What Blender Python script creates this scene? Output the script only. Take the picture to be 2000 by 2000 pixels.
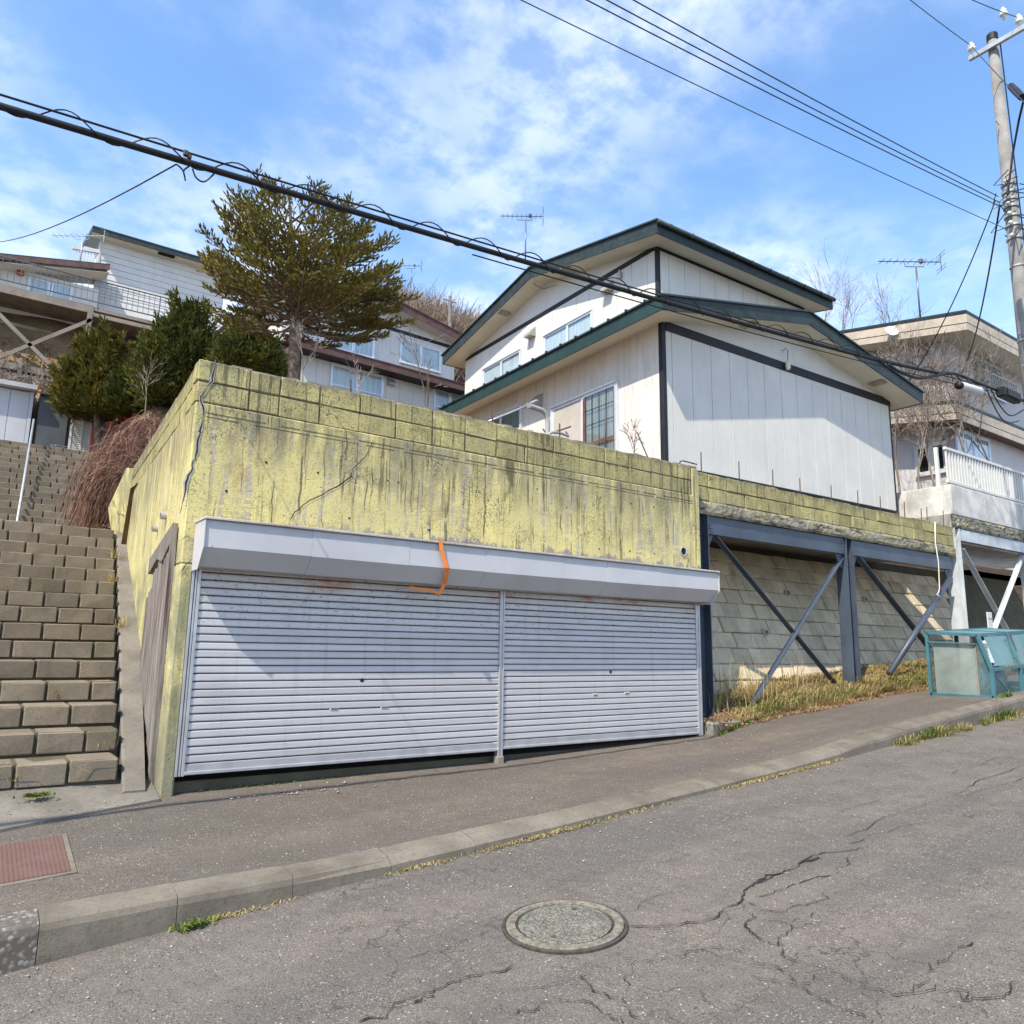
import bpy, math, random
import numpy as np
from mathutils import Matrix, Vector
random.seed(7); rng = np.random.default_rng(11)
for o in list(bpy.data.objects): bpy.data.objects.remove(o)
sc = bpy.context.scene
COL = sc.collection

# ------------------------------------------------------------------ camera
F = 1484.15; CAMZ = 1.5
_y, _p, _r = (math.radians(v) for v in (35.4516, 10.2141, 0.8604))
_f = np.array([math.sin(_y)*math.cos(_p), math.cos(_y)*math.cos(_p), math.sin(_p)])
_ri = np.array([math.cos(_y), -math.sin(_y), 0.0]); _u = np.cross(_ri, _f)
CA = _ri*math.cos(_r)+_u*math.sin(_r); CB = -_ri*math.sin(_r)+_u*math.cos(_r)
cd = bpy.data.cameras.new('camera'); cam = bpy.data.objects.new('camera', cd); COL.objects.link(cam)
cd.sensor_width = 36.0; cd.lens = 36.0*F/2000.0; cd.clip_start = 0.05; cd.clip_end = 2000.0
cam.matrix_world = Matrix(((CA[0], CB[0], -_f[0], 0), (CA[1], CB[1], -_f[1], 0), (CA[2], CB[2], -_f[2], CAMZ), (0, 0, 0, 1)))
sc.camera = cam
sc.render.resolution_x = 1024; sc.render.resolution_y = 1024

# ------------------------------------------------------------------ light
SUN = np.array([0.74, 0.34, -1.05]); SUN = SUN/np.linalg.norm(SUN)
EL = math.asin(-SUN[2]); ROT = math.atan2(-SUN[0], -SUN[1])
w = bpy.data.worlds.new('World'); sc.world = w; w.use_nodes = True
wn = w.node_tree; wn.nodes.clear()
def wnode(t, **k):
    n = wn.nodes.new(t)
    for a, b in k.items(): setattr(n, a, b)
    return n
wo = wnode('ShaderNodeOutputWorld'); bg = wnode('ShaderNodeBackground')
sky = wnode('ShaderNodeTexSky', sky_type='NISHITA', sun_disc=False, sun_elevation=EL, sun_rotation=ROT % (2*math.pi), altitude=60, air_density=1.0, dust_density=0.6, ozone_density=1.6)
tc = wnode('ShaderNodeTexCoord'); sep = wnode('ShaderNodeSeparateXYZ')
wn.links.new(tc.outputs['Generated'], sep.inputs[0])
def wmath(op, a, b=None):
    n = wnode('ShaderNodeMath', operation=op)
    for i, v in enumerate((a, b)):
        if v is None: continue
        if isinstance(v, (int, float)): n.inputs[i].default_value = v
        else: wn.links.new(v, n.inputs[i])
    return n.outputs[0]
den = wmath('ADD', wmath('MAXIMUM', sep.outputs[2], 0.0), 0.12)
cv = wnode('ShaderNodeCombineXYZ')
wn.links.new(wmath('DIVIDE', sep.outputs[0], den), cv.inputs[0]); wn.links.new(wmath('DIVIDE', sep.outputs[1], den), cv.inputs[1])
def wnoise(scale, detail, rough, dist, off):
    mp = wnode('ShaderNodeMapping'); mp.inputs['Location'].default_value = off
    wn.links.new(cv.outputs[0], mp.inputs[0])
    n = wnode('ShaderNodeTexNoise'); wn.links.new(mp.outputs[0], n.inputs['Vector'])
    n.inputs['Scale'].default_value = scale; n.inputs['Detail'].default_value = detail
    n.inputs['Roughness'].default_value = rough; n.inputs['Distortion'].default_value = dist
    return n.outputs[0]
def wrange(v, a, b, lo=0.0, hi=1.0):
    n = wnode('ShaderNodeMapRange', interpolation_type='SMOOTHSTEP')
    wn.links.new(v, n.inputs[0])
    for i, q in enumerate((a, b, lo, hi)): n.inputs[i+1].default_value = q
    return n.outputs[0]
big = wrange(wnoise(1.5, 4, 0.5, 0.15, (9.12, 1.3, 0)), 0.35, 0.66)
puff = wrange(wnoise(8.5, 6, 0.60, 0.0, (3.4, 2.2, 0)), 0.36, 0.62)
cl = wmath('MULTIPLY', big, wmath('ADD', wmath('MULTIPLY', puff, 0.75), 0.25))
low = wrange(sep.outputs[2], 0.06, 0.55, 0.40, 0.0)
cl = wmath('MINIMUM', wmath('ADD', wmath('MULTIPLY', cl, 0.72), low), 0.85)
tint = wnode('ShaderNodeMix', data_type='RGBA', blend_type='MULTIPLY'); tint.inputs[0].default_value = 1.0
wn.links.new(sky.outputs[0], tint.inputs[6]); tint.inputs[7].default_value = (0.76, 0.92, 1.02, 1)
mx = wnode('ShaderNodeMix', data_type='RGBA'); wn.links.new(cl, mx.inputs[0])
wn.links.new(tint.outputs[2], mx.inputs[6]); mx.inputs[7].default_value = (3.3, 3.65, 4.5, 1)
wn.links.new(mx.outputs[2], bg.inputs[0]); bg.inputs[1].default_value = 0.15
wn.links.new(bg.outputs[0], wo.inputs[0])
sl = bpy.data.lights.new('sun', 'SUN'); sun = bpy.data.objects.new('sun', sl); COL.objects.link(sun)
sl.energy = 3.2; sl.angle = math.radians(0.53); sl.color = (1.0, 0.93, 0.80)
sun.rotation_euler = Vector(SUN).to_track_quat('-Z', 'Y').to_euler(); sun.location = (-20, -10, 30)
vs = sc.view_settings; vs.view_transform = 'Standard'; vs.look = 'None'; vs.exposure = 1.22; vs.gamma = 1.0; vs.use_curve_mapping = False

# ------------------------------------------------------------------ unprojection onto real planes
def ray(px, py): return CA*(px-1000)/F - CB*(py-1000)/F + _f
C0 = np.array([0, 0, CAMZ])
def oX(px, py, v): d = ray(px, py); return C0+d*(v/d[0])
def oY(px, py, v): d = ray(px, py); return C0+d*(v/d[1])
def oZ(px, py, v): d = ray(px, py); return C0+d*((v-CAMZ)/d[2])
class Fr:
    def __init__(s, o, deg):
        s.o = np.array(o, float); s.a = math.radians(deg)
        s.ex = np.array([math.cos(s.a), math.sin(s.a), 0]); s.ey = np.array([-math.sin(s.a), math.cos(s.a), 0])
    def loc(s, P): v = np.array(P)-s.o; return np.array([v@s.ex, v@s.ey, v[2]])
    def wor(s, p): return s.o+p[0]*s.ex+p[1]*s.ey+np.array([0, 0, p[2]])
    def u(s, px, py, ax, val):
        c = s.loc(C0); d = ray(px, py); d = np.array([d@s.ex, d@s.ey, d[2]]); i = 'xyz'.index(ax)
        return c+d*((val-c[i])/d[i])

# ------------------------------------------------------------------ mesh builder
class MB:
    def __init__(s): s.v = []; s.f = []
    def add(s, vs, fs):
        b = len(s.v); s.v += [tuple(map(float, p)) for p in vs]; s.f += [tuple(i+b for i in f) for f in fs]; return s
    def box(s, a, b):
        x0, y0, z0 = a; x1, y1, z1 = b
        return s.add([(x0,y0,z0),(x1,y0,z0),(x1,y1,z0),(x0,y1,z0),(x0,y0,z1),(x1,y0,z1),(x1,y1,z1),(x0,y1,z1)],
                     [(0,3,2,1),(4,5,6,7),(0,1,5,4),(1,2,6,5),(2,3,7,6),(3,0,4,7)])
    def cbox(s, a, b, c=0.008):
        lo = np.minimum(a, b).astype(float); hi = np.maximum(a, b).astype(float); c = min(c, 0.45*float((hi-lo).min()))
        vs = []; idx = {}
        for sx in (0, 1):
            for sy in (0, 1):
                for sz in (0, 1):
                    cor = np.array([(lo, hi)[q][i] for i, q in enumerate((sx, sy, sz))]); inn = np.array([c if q == 0 else -c for q in (sx, sy, sz)])
                    for ax in range(3):
                        p = cor+inn; p[ax] = cor[ax]; idx[(sx, sy, sz, ax)] = len(vs); vs.append(p)
        fs = []
        for ax in range(3):
            o1, o2 = [i for i in range(3) if i != ax]
            for sd in (0, 1):
                q = []
                for a1, a2 in ((0,0),(1,0),(1,1),(0,1)):
                    k = [0,0,0]; k[ax] = sd; k[o1] = a1; k[o2] = a2; q.append(idx[(*k, ax)])
                fs.append(tuple(q))
            for a1 in (0, 1):
                for a2 in (0, 1):
                    k0 = [0,0,0]; k0[o1] = a1; k0[o2] = a2; k1 = list(k0); k1[ax] = 1
                    fs.append((idx[(*k0, o1)], idx[(*k1, o1)], idx[(*k1, o2)], idx[(*k0, o2)]))
        for sx in (0, 1):
            for sy in (0, 1):
                for sz in (0, 1): fs.append(tuple(idx[(sx, sy, sz, ax)] for ax in range(3)))
        return s.add(vs, fs)
    def prism(s, poly, d):
        n = len(poly); d = np.array(d, float); P = [np.array(p, float) for p in poly]
        return s.add(P+[p+d for p in P], [tuple(range(n-1, -1, -1)), tuple(range(n, 2*n))]+[(i, (i+1) % n, n+(i+1) % n, n+i) for i in range(n)])
    def tube(s, pts, r, n=8, cap=True):
        pts = [np.array(p, float) for p in pts]; m = len(pts)
        rs = r if hasattr(r, '__len__') else [r]*m
        up = None; rings = []
        for i in range(m):
            t = pts[min(i+1, m-1)]-pts[max(i-1, 0)]; t = t/(np.linalg.norm(t)+1e-9)
            if up is None:
                up = np.array([0, 0, 1.0]) if abs(t[2]) < .9 else np.array([1.0, 0, 0])
            a = np.cross(t, up); a /= np.linalg.norm(a)+1e-9; b = np.cross(a, t); up = b
            rings.append([pts[i]+rs[i]*(a*math.cos(2*math.pi*k/n)+b*math.sin(2*math.pi*k/n)) for k in range(n)])
        fs = []
        for i in range(m-1):
            for k in range(n): fs.append((i*n+k, i*n+(k+1) % n, (i+1)*n+(k+1) % n, (i+1)*n+k))
        if cap: fs += [tuple(range(n-1, -1, -1)), tuple(range((m-1)*n, m*n))]
        return s.add([p for q in rings for p in q], fs)
    def bar(s, a, b, w, h, up=(0, 0, 1)):
        a = np.array(a, float); b = np.array(b, float); t = (b-a)/np.linalg.norm(b-a); up = np.array(up, float)
        x = np.cross(t, up); x /= np.linalg.norm(x); y = np.cross(x, t)
        q = [(-w/2, -h/2), (w/2, -h/2), (w/2, h/2), (-w/2, h/2)]
        return s.prism([a+x*i+y*j for i, j in q], b-a)
    def lathe(s, c, prof, n=24, ax=(0, 0, 1)):
        ax = np.array(ax, float); ax /= np.linalg.norm(ax); a = np.cross(ax, [1, 0, 0] if abs(ax[0]) < .9 else [0, 1, 0]); a /= np.linalg.norm(a); b = np.cross(ax, a); c = np.array(c, float)
        vs = [c+ax*z+r*(a*math.cos(2*math.pi*k/n)+b*math.sin(2*math.pi*k/n)) for r, z in prof for k in range(n)]; m = len(prof)
        fs = [(i*n+k, i*n+(k+1) % n, (i+1)*n+(k+1) % n, (i+1)*n+k) for i in range(m-1) for k in range(n)]
        fs += [tuple(range(n-1, -1, -1)), tuple(range((m-1)*n, m*n))]
        return s.add(vs, fs)
    def jit(s, a):
        s.v = [tuple(c+random.uniform(-a, a) for c in q) for q in s.v]; return s
    def mesh(s, name, mat, org=(0, 0, 0), smooth=False):
        me = bpy.data.meshes.new(name); o = np.array(org, float)
        me.from_pydata([tuple(np.array(p)-o) for p in s.v], [], s.f); me.materials.append(mat)
        me.update()
        import bmesh
        bm = bmesh.new(); bm.from_mesh(me); bmesh.ops.recalc_face_normals(bm, faces=bm.faces[:]); bm.to_mesh(me); bm.free()
        if smooth: me.polygons.foreach_set('use_smooth', [True]*len(me.polygons))
        return me
    def build(s, name, mat, parent=None, org=None, smooth=False):
        if parent is not None and org is None: org = ORG.get(parent.name, (0, 0, 0))
        return link(name, s.mesh(name, mat, org if org is not None else (0, 0, 0), smooth), parent, None if parent is not None else org)
ORG = {}
def link(name, me, parent=None, loc=None):
    o = bpy.data.objects.new(name, me); COL.objects.link(o)
    if parent is not None:
        o.parent = parent; ORG[o.name] = ORG.get(parent.name, (0, 0, 0))
    if loc is not None:
        o.location = tuple(map(float, loc))
        if parent is None: ORG[o.name] = tuple(map(float, loc))
    return o
def tag(o, label=None, cat=None, group=None, kind=None):
    if label: o['label'] = label
    if cat: o['category'] = cat
    if group: o['group'] = group
    if kind: o['kind'] = kind
    return o
def thing(name, label, cat, loc=(0, 0, 0), rotz=0, group=None, local=False):
    o = bpy.data.objects.new(name, None); COL.objects.link(o); o.empty_display_size = .2
    o.location = tuple(map(float, loc)); o.rotation_euler = (0, 0, rotz)
    ORG[o.name] = (0, 0, 0) if local else tuple(map(float, loc))
    return tag(o, label, cat, group)
def piece(name, me, parent, loc, rot=(0, 0, 0), scale=(1, 1, 1)):
    o = bpy.data.objects.new(name, me); COL.objects.link(o); o.parent = parent; g = np.array(ORG.get(parent.name, (0, 0, 0)))
    o.location = tuple(np.array(loc, float)-g); o.rotation_euler = rot; o.scale = scale; ORG[o.name] = ORG.get(parent.name, (0, 0, 0))
    return o
def fastmesh(name, V, Fc, mat, nv=4, smooth=False):
    V = np.asarray(V, np.float32).reshape(-1, 3); Fc = np.asarray(Fc, np.int32).reshape(-1, nv)
    me = bpy.data.meshes.new(name); me.vertices.add(len(V)); me.vertices.foreach_set('co', V.ravel())
    me.loops.add(Fc.size); me.loops.foreach_set('vertex_index', Fc.ravel())
    me.polygons.add(len(Fc)); me.polygons.foreach_set('loop_start', np.arange(0, Fc.size, nv, dtype=np.int32))
    me.polygons.foreach_set('loop_total', np.full(len(Fc), nv, np.int32))
    if smooth: me.polygons.foreach_set('use_smooth', np.ones(len(Fc), bool))
    me.materials.append(mat); me.update(calc_edges=True); me.validate(); return me

# ------------------------------------------------------------------ materials
class G:
    def __init__(s, name):
        s.m = bpy.data.materials.new(name); s.m.use_nodes = True; s.t = s.m.node_tree; s.t.nodes.clear()
    def nd(s, typ, props=None, ins=None):
        n = s.t.nodes.new(typ)
        for k, v in (props or {}).items(): setattr(n, k, v)
        for k, v in (ins or {}).items(): s.set(n.inputs[k], v)
        return n
    def set(s, i, v):
        if hasattr(v, 'is_output') or isinstance(v, bpy.types.NodeSocket): s.t.links.new(v, i)
        else:
            if isinstance(v, tuple) and len(v) == 3 and i.type == 'RGBA': v = (*v, 1)
            i.default_value = v
    def pos(s): return s.nd('ShaderNodeNewGeometry').outputs['Position']
    def obj(s): return s.nd('ShaderNodeTexCoord').outputs['Object']
    def isl(s): return s.nd('ShaderNodeNewGeometry').outputs['Random Per Island']
    def rnd(s): return s.nd('ShaderNodeObjectInfo').outputs['Random']
    def map(s, v, sc=(1, 1, 1), loc=(0, 0, 0), rot=(0, 0, 0)): return s.nd('ShaderNodeMapping', None, {0: v, 1: loc, 2: rot, 3: sc}).outputs[0]
    def noise(s, v, scale, detail=4, rough=.55, dist=0.0): return s.nd('ShaderNodeTexNoise', None, {'Vector': v, 'Scale': scale, 'Detail': detail, 'Roughness': rough, 'Distortion': dist}).outputs[0]
    def vor(s, v, scale, feature='F1', out='Distance', rand=1.0): return s.nd('ShaderNodeTexVoronoi', {'feature': feature}, {'Vector': v, 'Scale': scale, 'Randomness': rand}).outputs[out]
    def rg(s, f, a, b, lo=0.0, hi=1.0): return s.nd('ShaderNodeMapRange', {'interpolation_type': 'SMOOTHSTEP'}, {0: f, 1: a, 2: b, 3: lo, 4: hi}).outputs[0]
    def mix(s, f, a, b, mode='MIX'):
        n = s.nd('ShaderNodeMix', {'data_type': 'RGBA', 'blend_type': mode}); s.set(n.inputs[0], f); s.set(n.inputs[6], a); s.set(n.inputs[7], b); return n.outputs[2]
    def ma(s, op, a, b=0.0): return s.nd('ShaderNodeMath', {'operation': op}, {0: a, 1: b}).outputs[0]
    def mul(s, a, b): return s.ma('MULTIPLY', a, b)
    def sep(s, v): n = s.nd('ShaderNodeSeparateXYZ', None, {0: v}); return n.outputs
    def bump(s, h, st=.4, d=.01, nrm=None):
        n = s.nd('ShaderNodeBump', None, {'Height': h, 'Strength': st, 'Distance': d})
        if nrm is not None: s.set(n.inputs['Normal'], nrm)
        return n.outputs[0]
    def fin(s, col, rough=.8, spec=.3, metal=0.0, nrm=None, **ex):
        b = s.nd('ShaderNodeBsdfPrincipled', None, {'Base Color': col, 'Roughness': rough, 'Specular IOR Level': spec, 'Metallic': metal})
        if nrm is not None: s.set(b.inputs['Normal'], nrm)
        for k, v in ex.items(): s.set(b.inputs[k], v)
        o = s.nd('ShaderNodeOutputMaterial'); s.t.links.new(b.outputs[0], o.inputs[0]); return s.m
def vary(g, col, amt=.25, scale=3.0, detail=5, v=None):
    v = v if v is not None else g.pos(); n = g.noise(v, scale, detail, .6)
    lo = tuple(c*(1-amt) for c in col); hi = tuple(min(1, c*(1+amt)) for c in col)
    return g.mix(g.rg(n, .3, .7), lo, hi)
def plain(name, col, rough=.7, spec=.3, metal=0.0, amt=.15, scale=6.0, bump=0.0, bs=60.0, bd=.004):
    g = G(name); c = vary(g, col, amt, scale); n = g.bump(g.noise(g.pos(), bs, 4), bump, bd) if bump else None
    return g.fin(c, rough, spec, metal, n)
M = {}
def asphalt(name, base, warm, speck, specs):
    g = G(name); p = g.pos()
    big = g.noise(p, .55, 5, .6); mid = g.noise(p, 4.5, 5, .62); fine = g.noise(p, 130, 3, .6)
    c = g.mix(g.rg(big, .35, .65), base, warm)
    bnd = g.noise(g.map(p, (.16, 1.3, 1)), 1.0, 5, .6, .4); c = g.mix(g.rg(g.noise(p, 1.1, 6, .68, .5), .55, .68, 0, .45), c, tuple(q*.66 for q in base)); c = g.mix(g.rg(bnd, .42, .58, 0, .8), c, tuple(q*w_ for q, w_ in zip(base, (.72, .76, .80))))
    c = g.mix(g.rg(mid, .35, .72, 0, .55), c, tuple(q*.62 for q in base))
    c = g.mix(g.rg(fine, .38, .66, 0, .6), c, tuple(q*.45 for q in base))
    cell = g.vor(p, 125, 'F1', 'Color'); cd_ = g.vor(p, 125, 'F1'); rr = g.sep(cell)[0]
    st = g.mul(g.rg(rr, 1-speck, 1-speck+.03), g.rg(cd_, .62, .40))
    c = g.mix(g.mul(g.mul(st, g.rg(g.noise(p, 2.2, 4), .35, .65, .35, 1.0)), .62), c, specs)
    cell2 = g.vor(p, 52, 'F1', 'Color'); cd2 = g.vor(p, 52, 'F1')
    st2 = g.mul(g.rg(g.sep(cell2)[1], .955, .965), g.rg(cd2, .34, .24))
    c = g.mix(g.mul(st2, .7), c, tuple(min(1, q*1.25) for q in specs))
    dk = g.mul(g.rg(g.sep(cell)[2], .86, .9), g.rg(cd_, .6, .35))
    c = g.mix(g.mul(dk, .9), c, tuple(q*.16 for q in base))
    if name == 'road_asphalt':
        wv = g.nd('ShaderNodeVectorMath', {'operation': 'ADD'}, {0: p, 1: g.nd('ShaderNodeVectorMath', {'operation': 'SCALE'}, {0: g.nd('ShaderNodeTexNoise', None, {'Vector': p, 'Scale': 3.2, 'Detail': 6.0}).outputs[1], 'Scale': .55}).outputs[0]}).outputs[0]
        wm = g.rg(g.noise(p, .62, 3, .5), .47, .60); fine_ck = g.mul(g.rg(g.vor(wv, 1.9, 'DISTANCE_TO_EDGE'), .013, .004), wm)
        c = g.mix(g.mul(fine_ck, .75), c, (.045, .040, .036)); c = g.mix(g.mul(wm, g.rg(g.noise(p, 3.0, 5, .7), .45, .7, 0, .35)), c, (.085, .073, .063))
        c = g.mix(g.rg(g.noise(p, 1.7, 5, .7, 1.0), .62, .70, 0, .5), c, (.07, .062, .055))
    h = g.ma('ADD', g.mul(g.rg(cd_, .0, .6, 1, 0), .7), g.mul(fine, .6))
    return g.fin(c, .88, .25, 0, g.bump(h, .55, .006))
M['road'] = asphalt('road_asphalt', (.150, .130, .112), (.178, .148, .124), .18, (.36, .32, .275))
M['walk'] = asphalt('pavement_asphalt', (.146, .120, .097), (.172, .137, .107), .11, (.34, .30, .25))
def concrete(name, col, stain=.5, dark=(.10, .09, .075), bs=70, streak=False, moss=0.0):
    g = G(name); p = g.pos(); c = vary(g, col, .22, 2.5, 6)
    c = g.mix(g.rg(g.noise(p, 34, 4, .65), .45, .8, 0, .55), c, tuple(q*.45 for q in col))
    v2 = g.map(p, (5, 5, .55)) if streak else g.map(p, (1.6, 1.6, 1.6))
    c = g.mix(g.rg(g.noise(v2, 1.3, 6, .65, .3), .48, .75, 0, stain), c, dark)
    if moss: c = g.mix(g.rg(g.noise(p, 5, 5, .6), .5, .75, 0, moss), c, (.10, .11, .035))
    c = g.mix(g.mul(g.rg(g.vor(p, 85, 'F1'), .22, .12), .5), c, tuple(q*.35 for q in col))
    return g.fin(c, .9, .2, 0, g.bump(g.noise(p, bs, 5, .65), .5, .006))
M['kerb'] = concrete('kerb_concrete', (.158, .135, .107), .6, (.068, .056, .041))
M['kerbrough'] = concrete('kerb_rough', (.20, .18, .16), .85, (.035, .03, .025), 24)
def roughk():
    g = G('kerb_exposed_aggregate'); p = g.pos(); d = g.vor(p, 34); cc = g.sep(g.vor(p, 34, 'F1', 'Color'))
    c = g.mix(g.rg(cc[0], .2, .9), (.13, .11, .095), (.24, .215, .19)); c = g.mix(g.rg(d, .34, .58), c, (.10, .088, .075)); c = g.mix(g.rg(g.noise(p, 70, 4), .45, .75, 0, .5), c, (.09, .08, .07))
    return g.fin(c, .95, .15, 0, g.bump(g.rg(d, .1, .6, 1, 0), .35, .006))
M['kerbrough'] = roughk()
M['conc'] = concrete('plain_concrete', (.23, .208, .175), .5)
M['concstain'] = concrete('stained_concrete', (.30, .285, .25), .75, (.075, .068, .05), 40, True, .5)
M['concwhite'] = concrete('white_painted_concrete', (.54, .515, .475), .45, (.20, .17, .14), 60, True)
def edge():
    g = G('mossy_rough_concrete'); p = g.pos(); c = vary(g, (.27, .245, .19), .3, 6, 6)
    c = g.mix(g.rg(g.noise(g.map(p, (2.5, 2.5, 6)), 1.6, 6, .7), .50, .60, 0, .75), c, (.36, .31, .14)); c = g.mix(g.rg(g.noise(g.map(p, (2, 2, 7)), 2.3, 6, .72), .48, .62, 0, .9), c, (.055, .05, .035))
    c = g.mix(g.rg(g.noise(p, 60, 4, .7), .5, .72, 0, .7), c, (.10, .09, .07)); return g.fin(c, .95, .15, 0, g.bump(g.noise(p, 45, 6, .72), .5, .008))
M['edge'] = edge()
M['apron'] = concrete('apron_concrete', (.165, .146, .122), .5)
def blocks(name, col, lum=.4, moss=.2, bs=90, streak=.35):
    g = G(name); p = g.pos(); r = g.rnd(); c = vary(g, col, .16, 3.0, 5)
    c = g.mix(g.rg(r, 0, 1, 0, lum), c, tuple(q*.45 for q in col))
    c = g.mix(g.rg(g.noise(p, 60, 4, .7), .42, .75, 0, .6), c, tuple(q*.4 for q in col))
    c = g.mix(g.rg(g.noise(g.map(p, (3, 3, 1)), 1.6, 6, .65), .5, .74, 0, streak), c, (.05, .045, .035))
    c = g.mix(g.rg(g.noise(p, 3.3, 5, .6), .52, .72, 0, moss), c, (.11, .115, .05))
    return g.fin(c, .92, .18, 0, g.bump(g.noise(p, bs, 5, .7), .6, .006))
M['step'] = blocks('step_block_concrete', (.228, .186, .136), .5, .3)
M['stepdark'] = blocks('stair_joint_soil', (.11, .095, .065), .1, .6)
M['retain'] = blocks('retaining_block_concrete', (.60, .50, .355), .36, .10, 60, .4)
def yellow(name, block=False):
    g = G(name); p = g.pos(); x = g.sep(p)
    ye = (.66, .56, .225) if not block else (.53, .455, .195)
    c = g.mix(g.rg(g.noise(p, 1.3, 5, .6), .3, .7), ye, (ye[0]*.80, ye[1]*.82, ye[2]*.95))
    grey = (.36, .325, .29)
    vs_ = g.noise(g.map(p, (8, 8, .55)), 1.6, 7, .68, .25)
    if not block:
        fl = g.noise(g.map(p, (2.2, 2.2, 22)), 1.2, 3, .5)
        pe = g.mul(g.rg(vs_, .555, .585), g.rg(fl, .38, .46))
        hi = g.rg(x[2], 2.75, 3.5)
        c = g.mix(g.mul(g.rg(g.noise(g.map(p, (3, 3, .9)), 1.5, 6, .62), .40, .70), g.ma('ADD', g.mul(hi, .85), .12)), c, (.235, .205, .115))
        c = g.mix(g.mul(pe, .7), c, grey)
        drt = g.mul(g.rg(x[2], 2.95, 3.45), g.rg(g.noise(g.map(p, (5, 5, .7)), 1.7, 7, .7), .36, .58)); c = g.mix(g.mul(drt, .62), c, (.175, .155, .095))
        bl = g.rg(g.noise(g.map(p, (1, 1, 1.2)), 1.4, 7, .72, .6), .50, .64); c = g.mix(g.mul(bl, g.rg(x[2], 2.4, 3.2, .25, .55)), c, (.27, .235, .14))
        c = g.mix(g.mul(g.rg(g.noise(p, 26, 5, .7, .5), .58, .64), .5), c, (.33, .30, .25))
        rst = g.mul(g.rg(g.noise(g.map(p, (2.2, 2.2, .8)), 1.1, 5, .6), .60, .72), g.rg(g.noise(p, 9, 4), .4, .6)); c = g.mix(g.mul(rst, .45), c, (.34, .20, .07))
        band = g.ma('ADD', x[2], g.mul(g.ma('SUBTRACT', g.noise(g.map(p, (7, 7, .8)), 1.4, 5, .6), .5), .34))
        fr = g.mul(g.rg(x[0], 2.2, 3.4), g.rg(x[1], 7.2, 6.9)); band = g.mul(g.rg(band, 2.62, 2.575), fr)
        c = g.mix(g.mul(band, g.rg(x[2], 2.3, 2.4)), c, (.27, .245, .22))
        c = g.mix(g.mul(g.rg(x[2], 2.5, 2.2), g.rg(g.noise(p, 2.4, 6, .65), .36, .6, 0, .85)), c, (.235, .225, .13))
        c = g.mix(g.mul(g.rg(x[2], 1.55, .55), g.rg(g.noise(p, 4, 6, .65), .3, .55, .25, .9)), c, (.19, .18, .125))
    else:
        c = g.mix(g.rg(g.noise(p, 4.0, 7, .68), .40, .68, 0, .75), c, (.235, .205, .10))
        c = g.mix(g.rg(vs_, .53, .62, 0, .6), c, (.60, .53, .21))
        c = g.mix(g.rg(g.rnd(), 0, 1, 0, .5), c, (.27, .235, .115))
        c = g.mix(g.mul(g.rg(x[2], 3.86, 3.96), g.rg(g.noise(p, 9, 5, .6), .35, .6, 0, .8)), c, (.13, .12, .095))
    drip = g.noise(g.map(p, (16, 16, .9)), 1.2, 5, .7)
    c = g.mix(g.mul(g.rg(drip, .56, .62), g.rg(x[2], 2.6, 3.4, .3, .85)), c, (.10, .09, .05))
    lx = g.nd('ShaderNodeCombineXYZ', None, {0: g.ma('ADD', g.ma('ADD', x[0], x[1]), g.mul(g.noise(p, 3.0, 3), .10)), 1: 0.0, 2: 0.0}).outputs[0]
    ln = g.mul(g.rg(g.vor(lx, 5.2, 'DISTANCE_TO_EDGE'), .030, .014), g.rg(g.noise(g.map(p, (3, 3, 1.6)), 1.3, 4, .6), .46, .58)); c = g.mix(g.mul(ln, .8 if not block else .25), c, (.085, .072, .04))
    sp = g.noise(p, 75 if not block else 58, 4, .72)
    c = g.mix(g.rg(sp, .53 if not block else .47, .70 if not block else .66, 0, .75 if not block else .85), c, (.13, .115, .06))
    pit = g.mul(g.rg(g.vor(p, 24, 'F1'), .17, .09), g.rg(g.sep(g.vor(p, 24, 'F1', 'Color'))[0], .74, .8))
    c = g.mix(g.mul(pit, .85), c, (.045, .04, .028))
    wv = g.nd('ShaderNodeVectorMath', {'operation': 'ADD'}, {0: p, 1: g.nd('ShaderNodeTexNoise', None, {'Vector': p, 'Scale': 5.0}).outputs[1]}).outputs[0]
    ck = g.mul(g.rg(g.vor(wv, 7.5, 'DISTANCE_TO_EDGE'), .035, .012), g.rg(g.noise(p, 1.7, 3, .5), .50, .62))
    c = g.mix(g.mul(ck, .8), c, (.07, .06, .035))
    h = g.ma('SUBTRACT', g.ma('SUBTRACT', g.mul(g.noise(p, 42 if not block else 110, 6, .72), 1.0 if not block else 1.6), g.mul(pit, 1.2)), g.mul(ck, .9))
    return g.fin(c, .88, .2, 0, g.bump(h, .6, .010))
M['yellow'] = yellow('peeling_yellow_paint'); M['yblock'] = yellow('yellow_painted_block', True)
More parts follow.
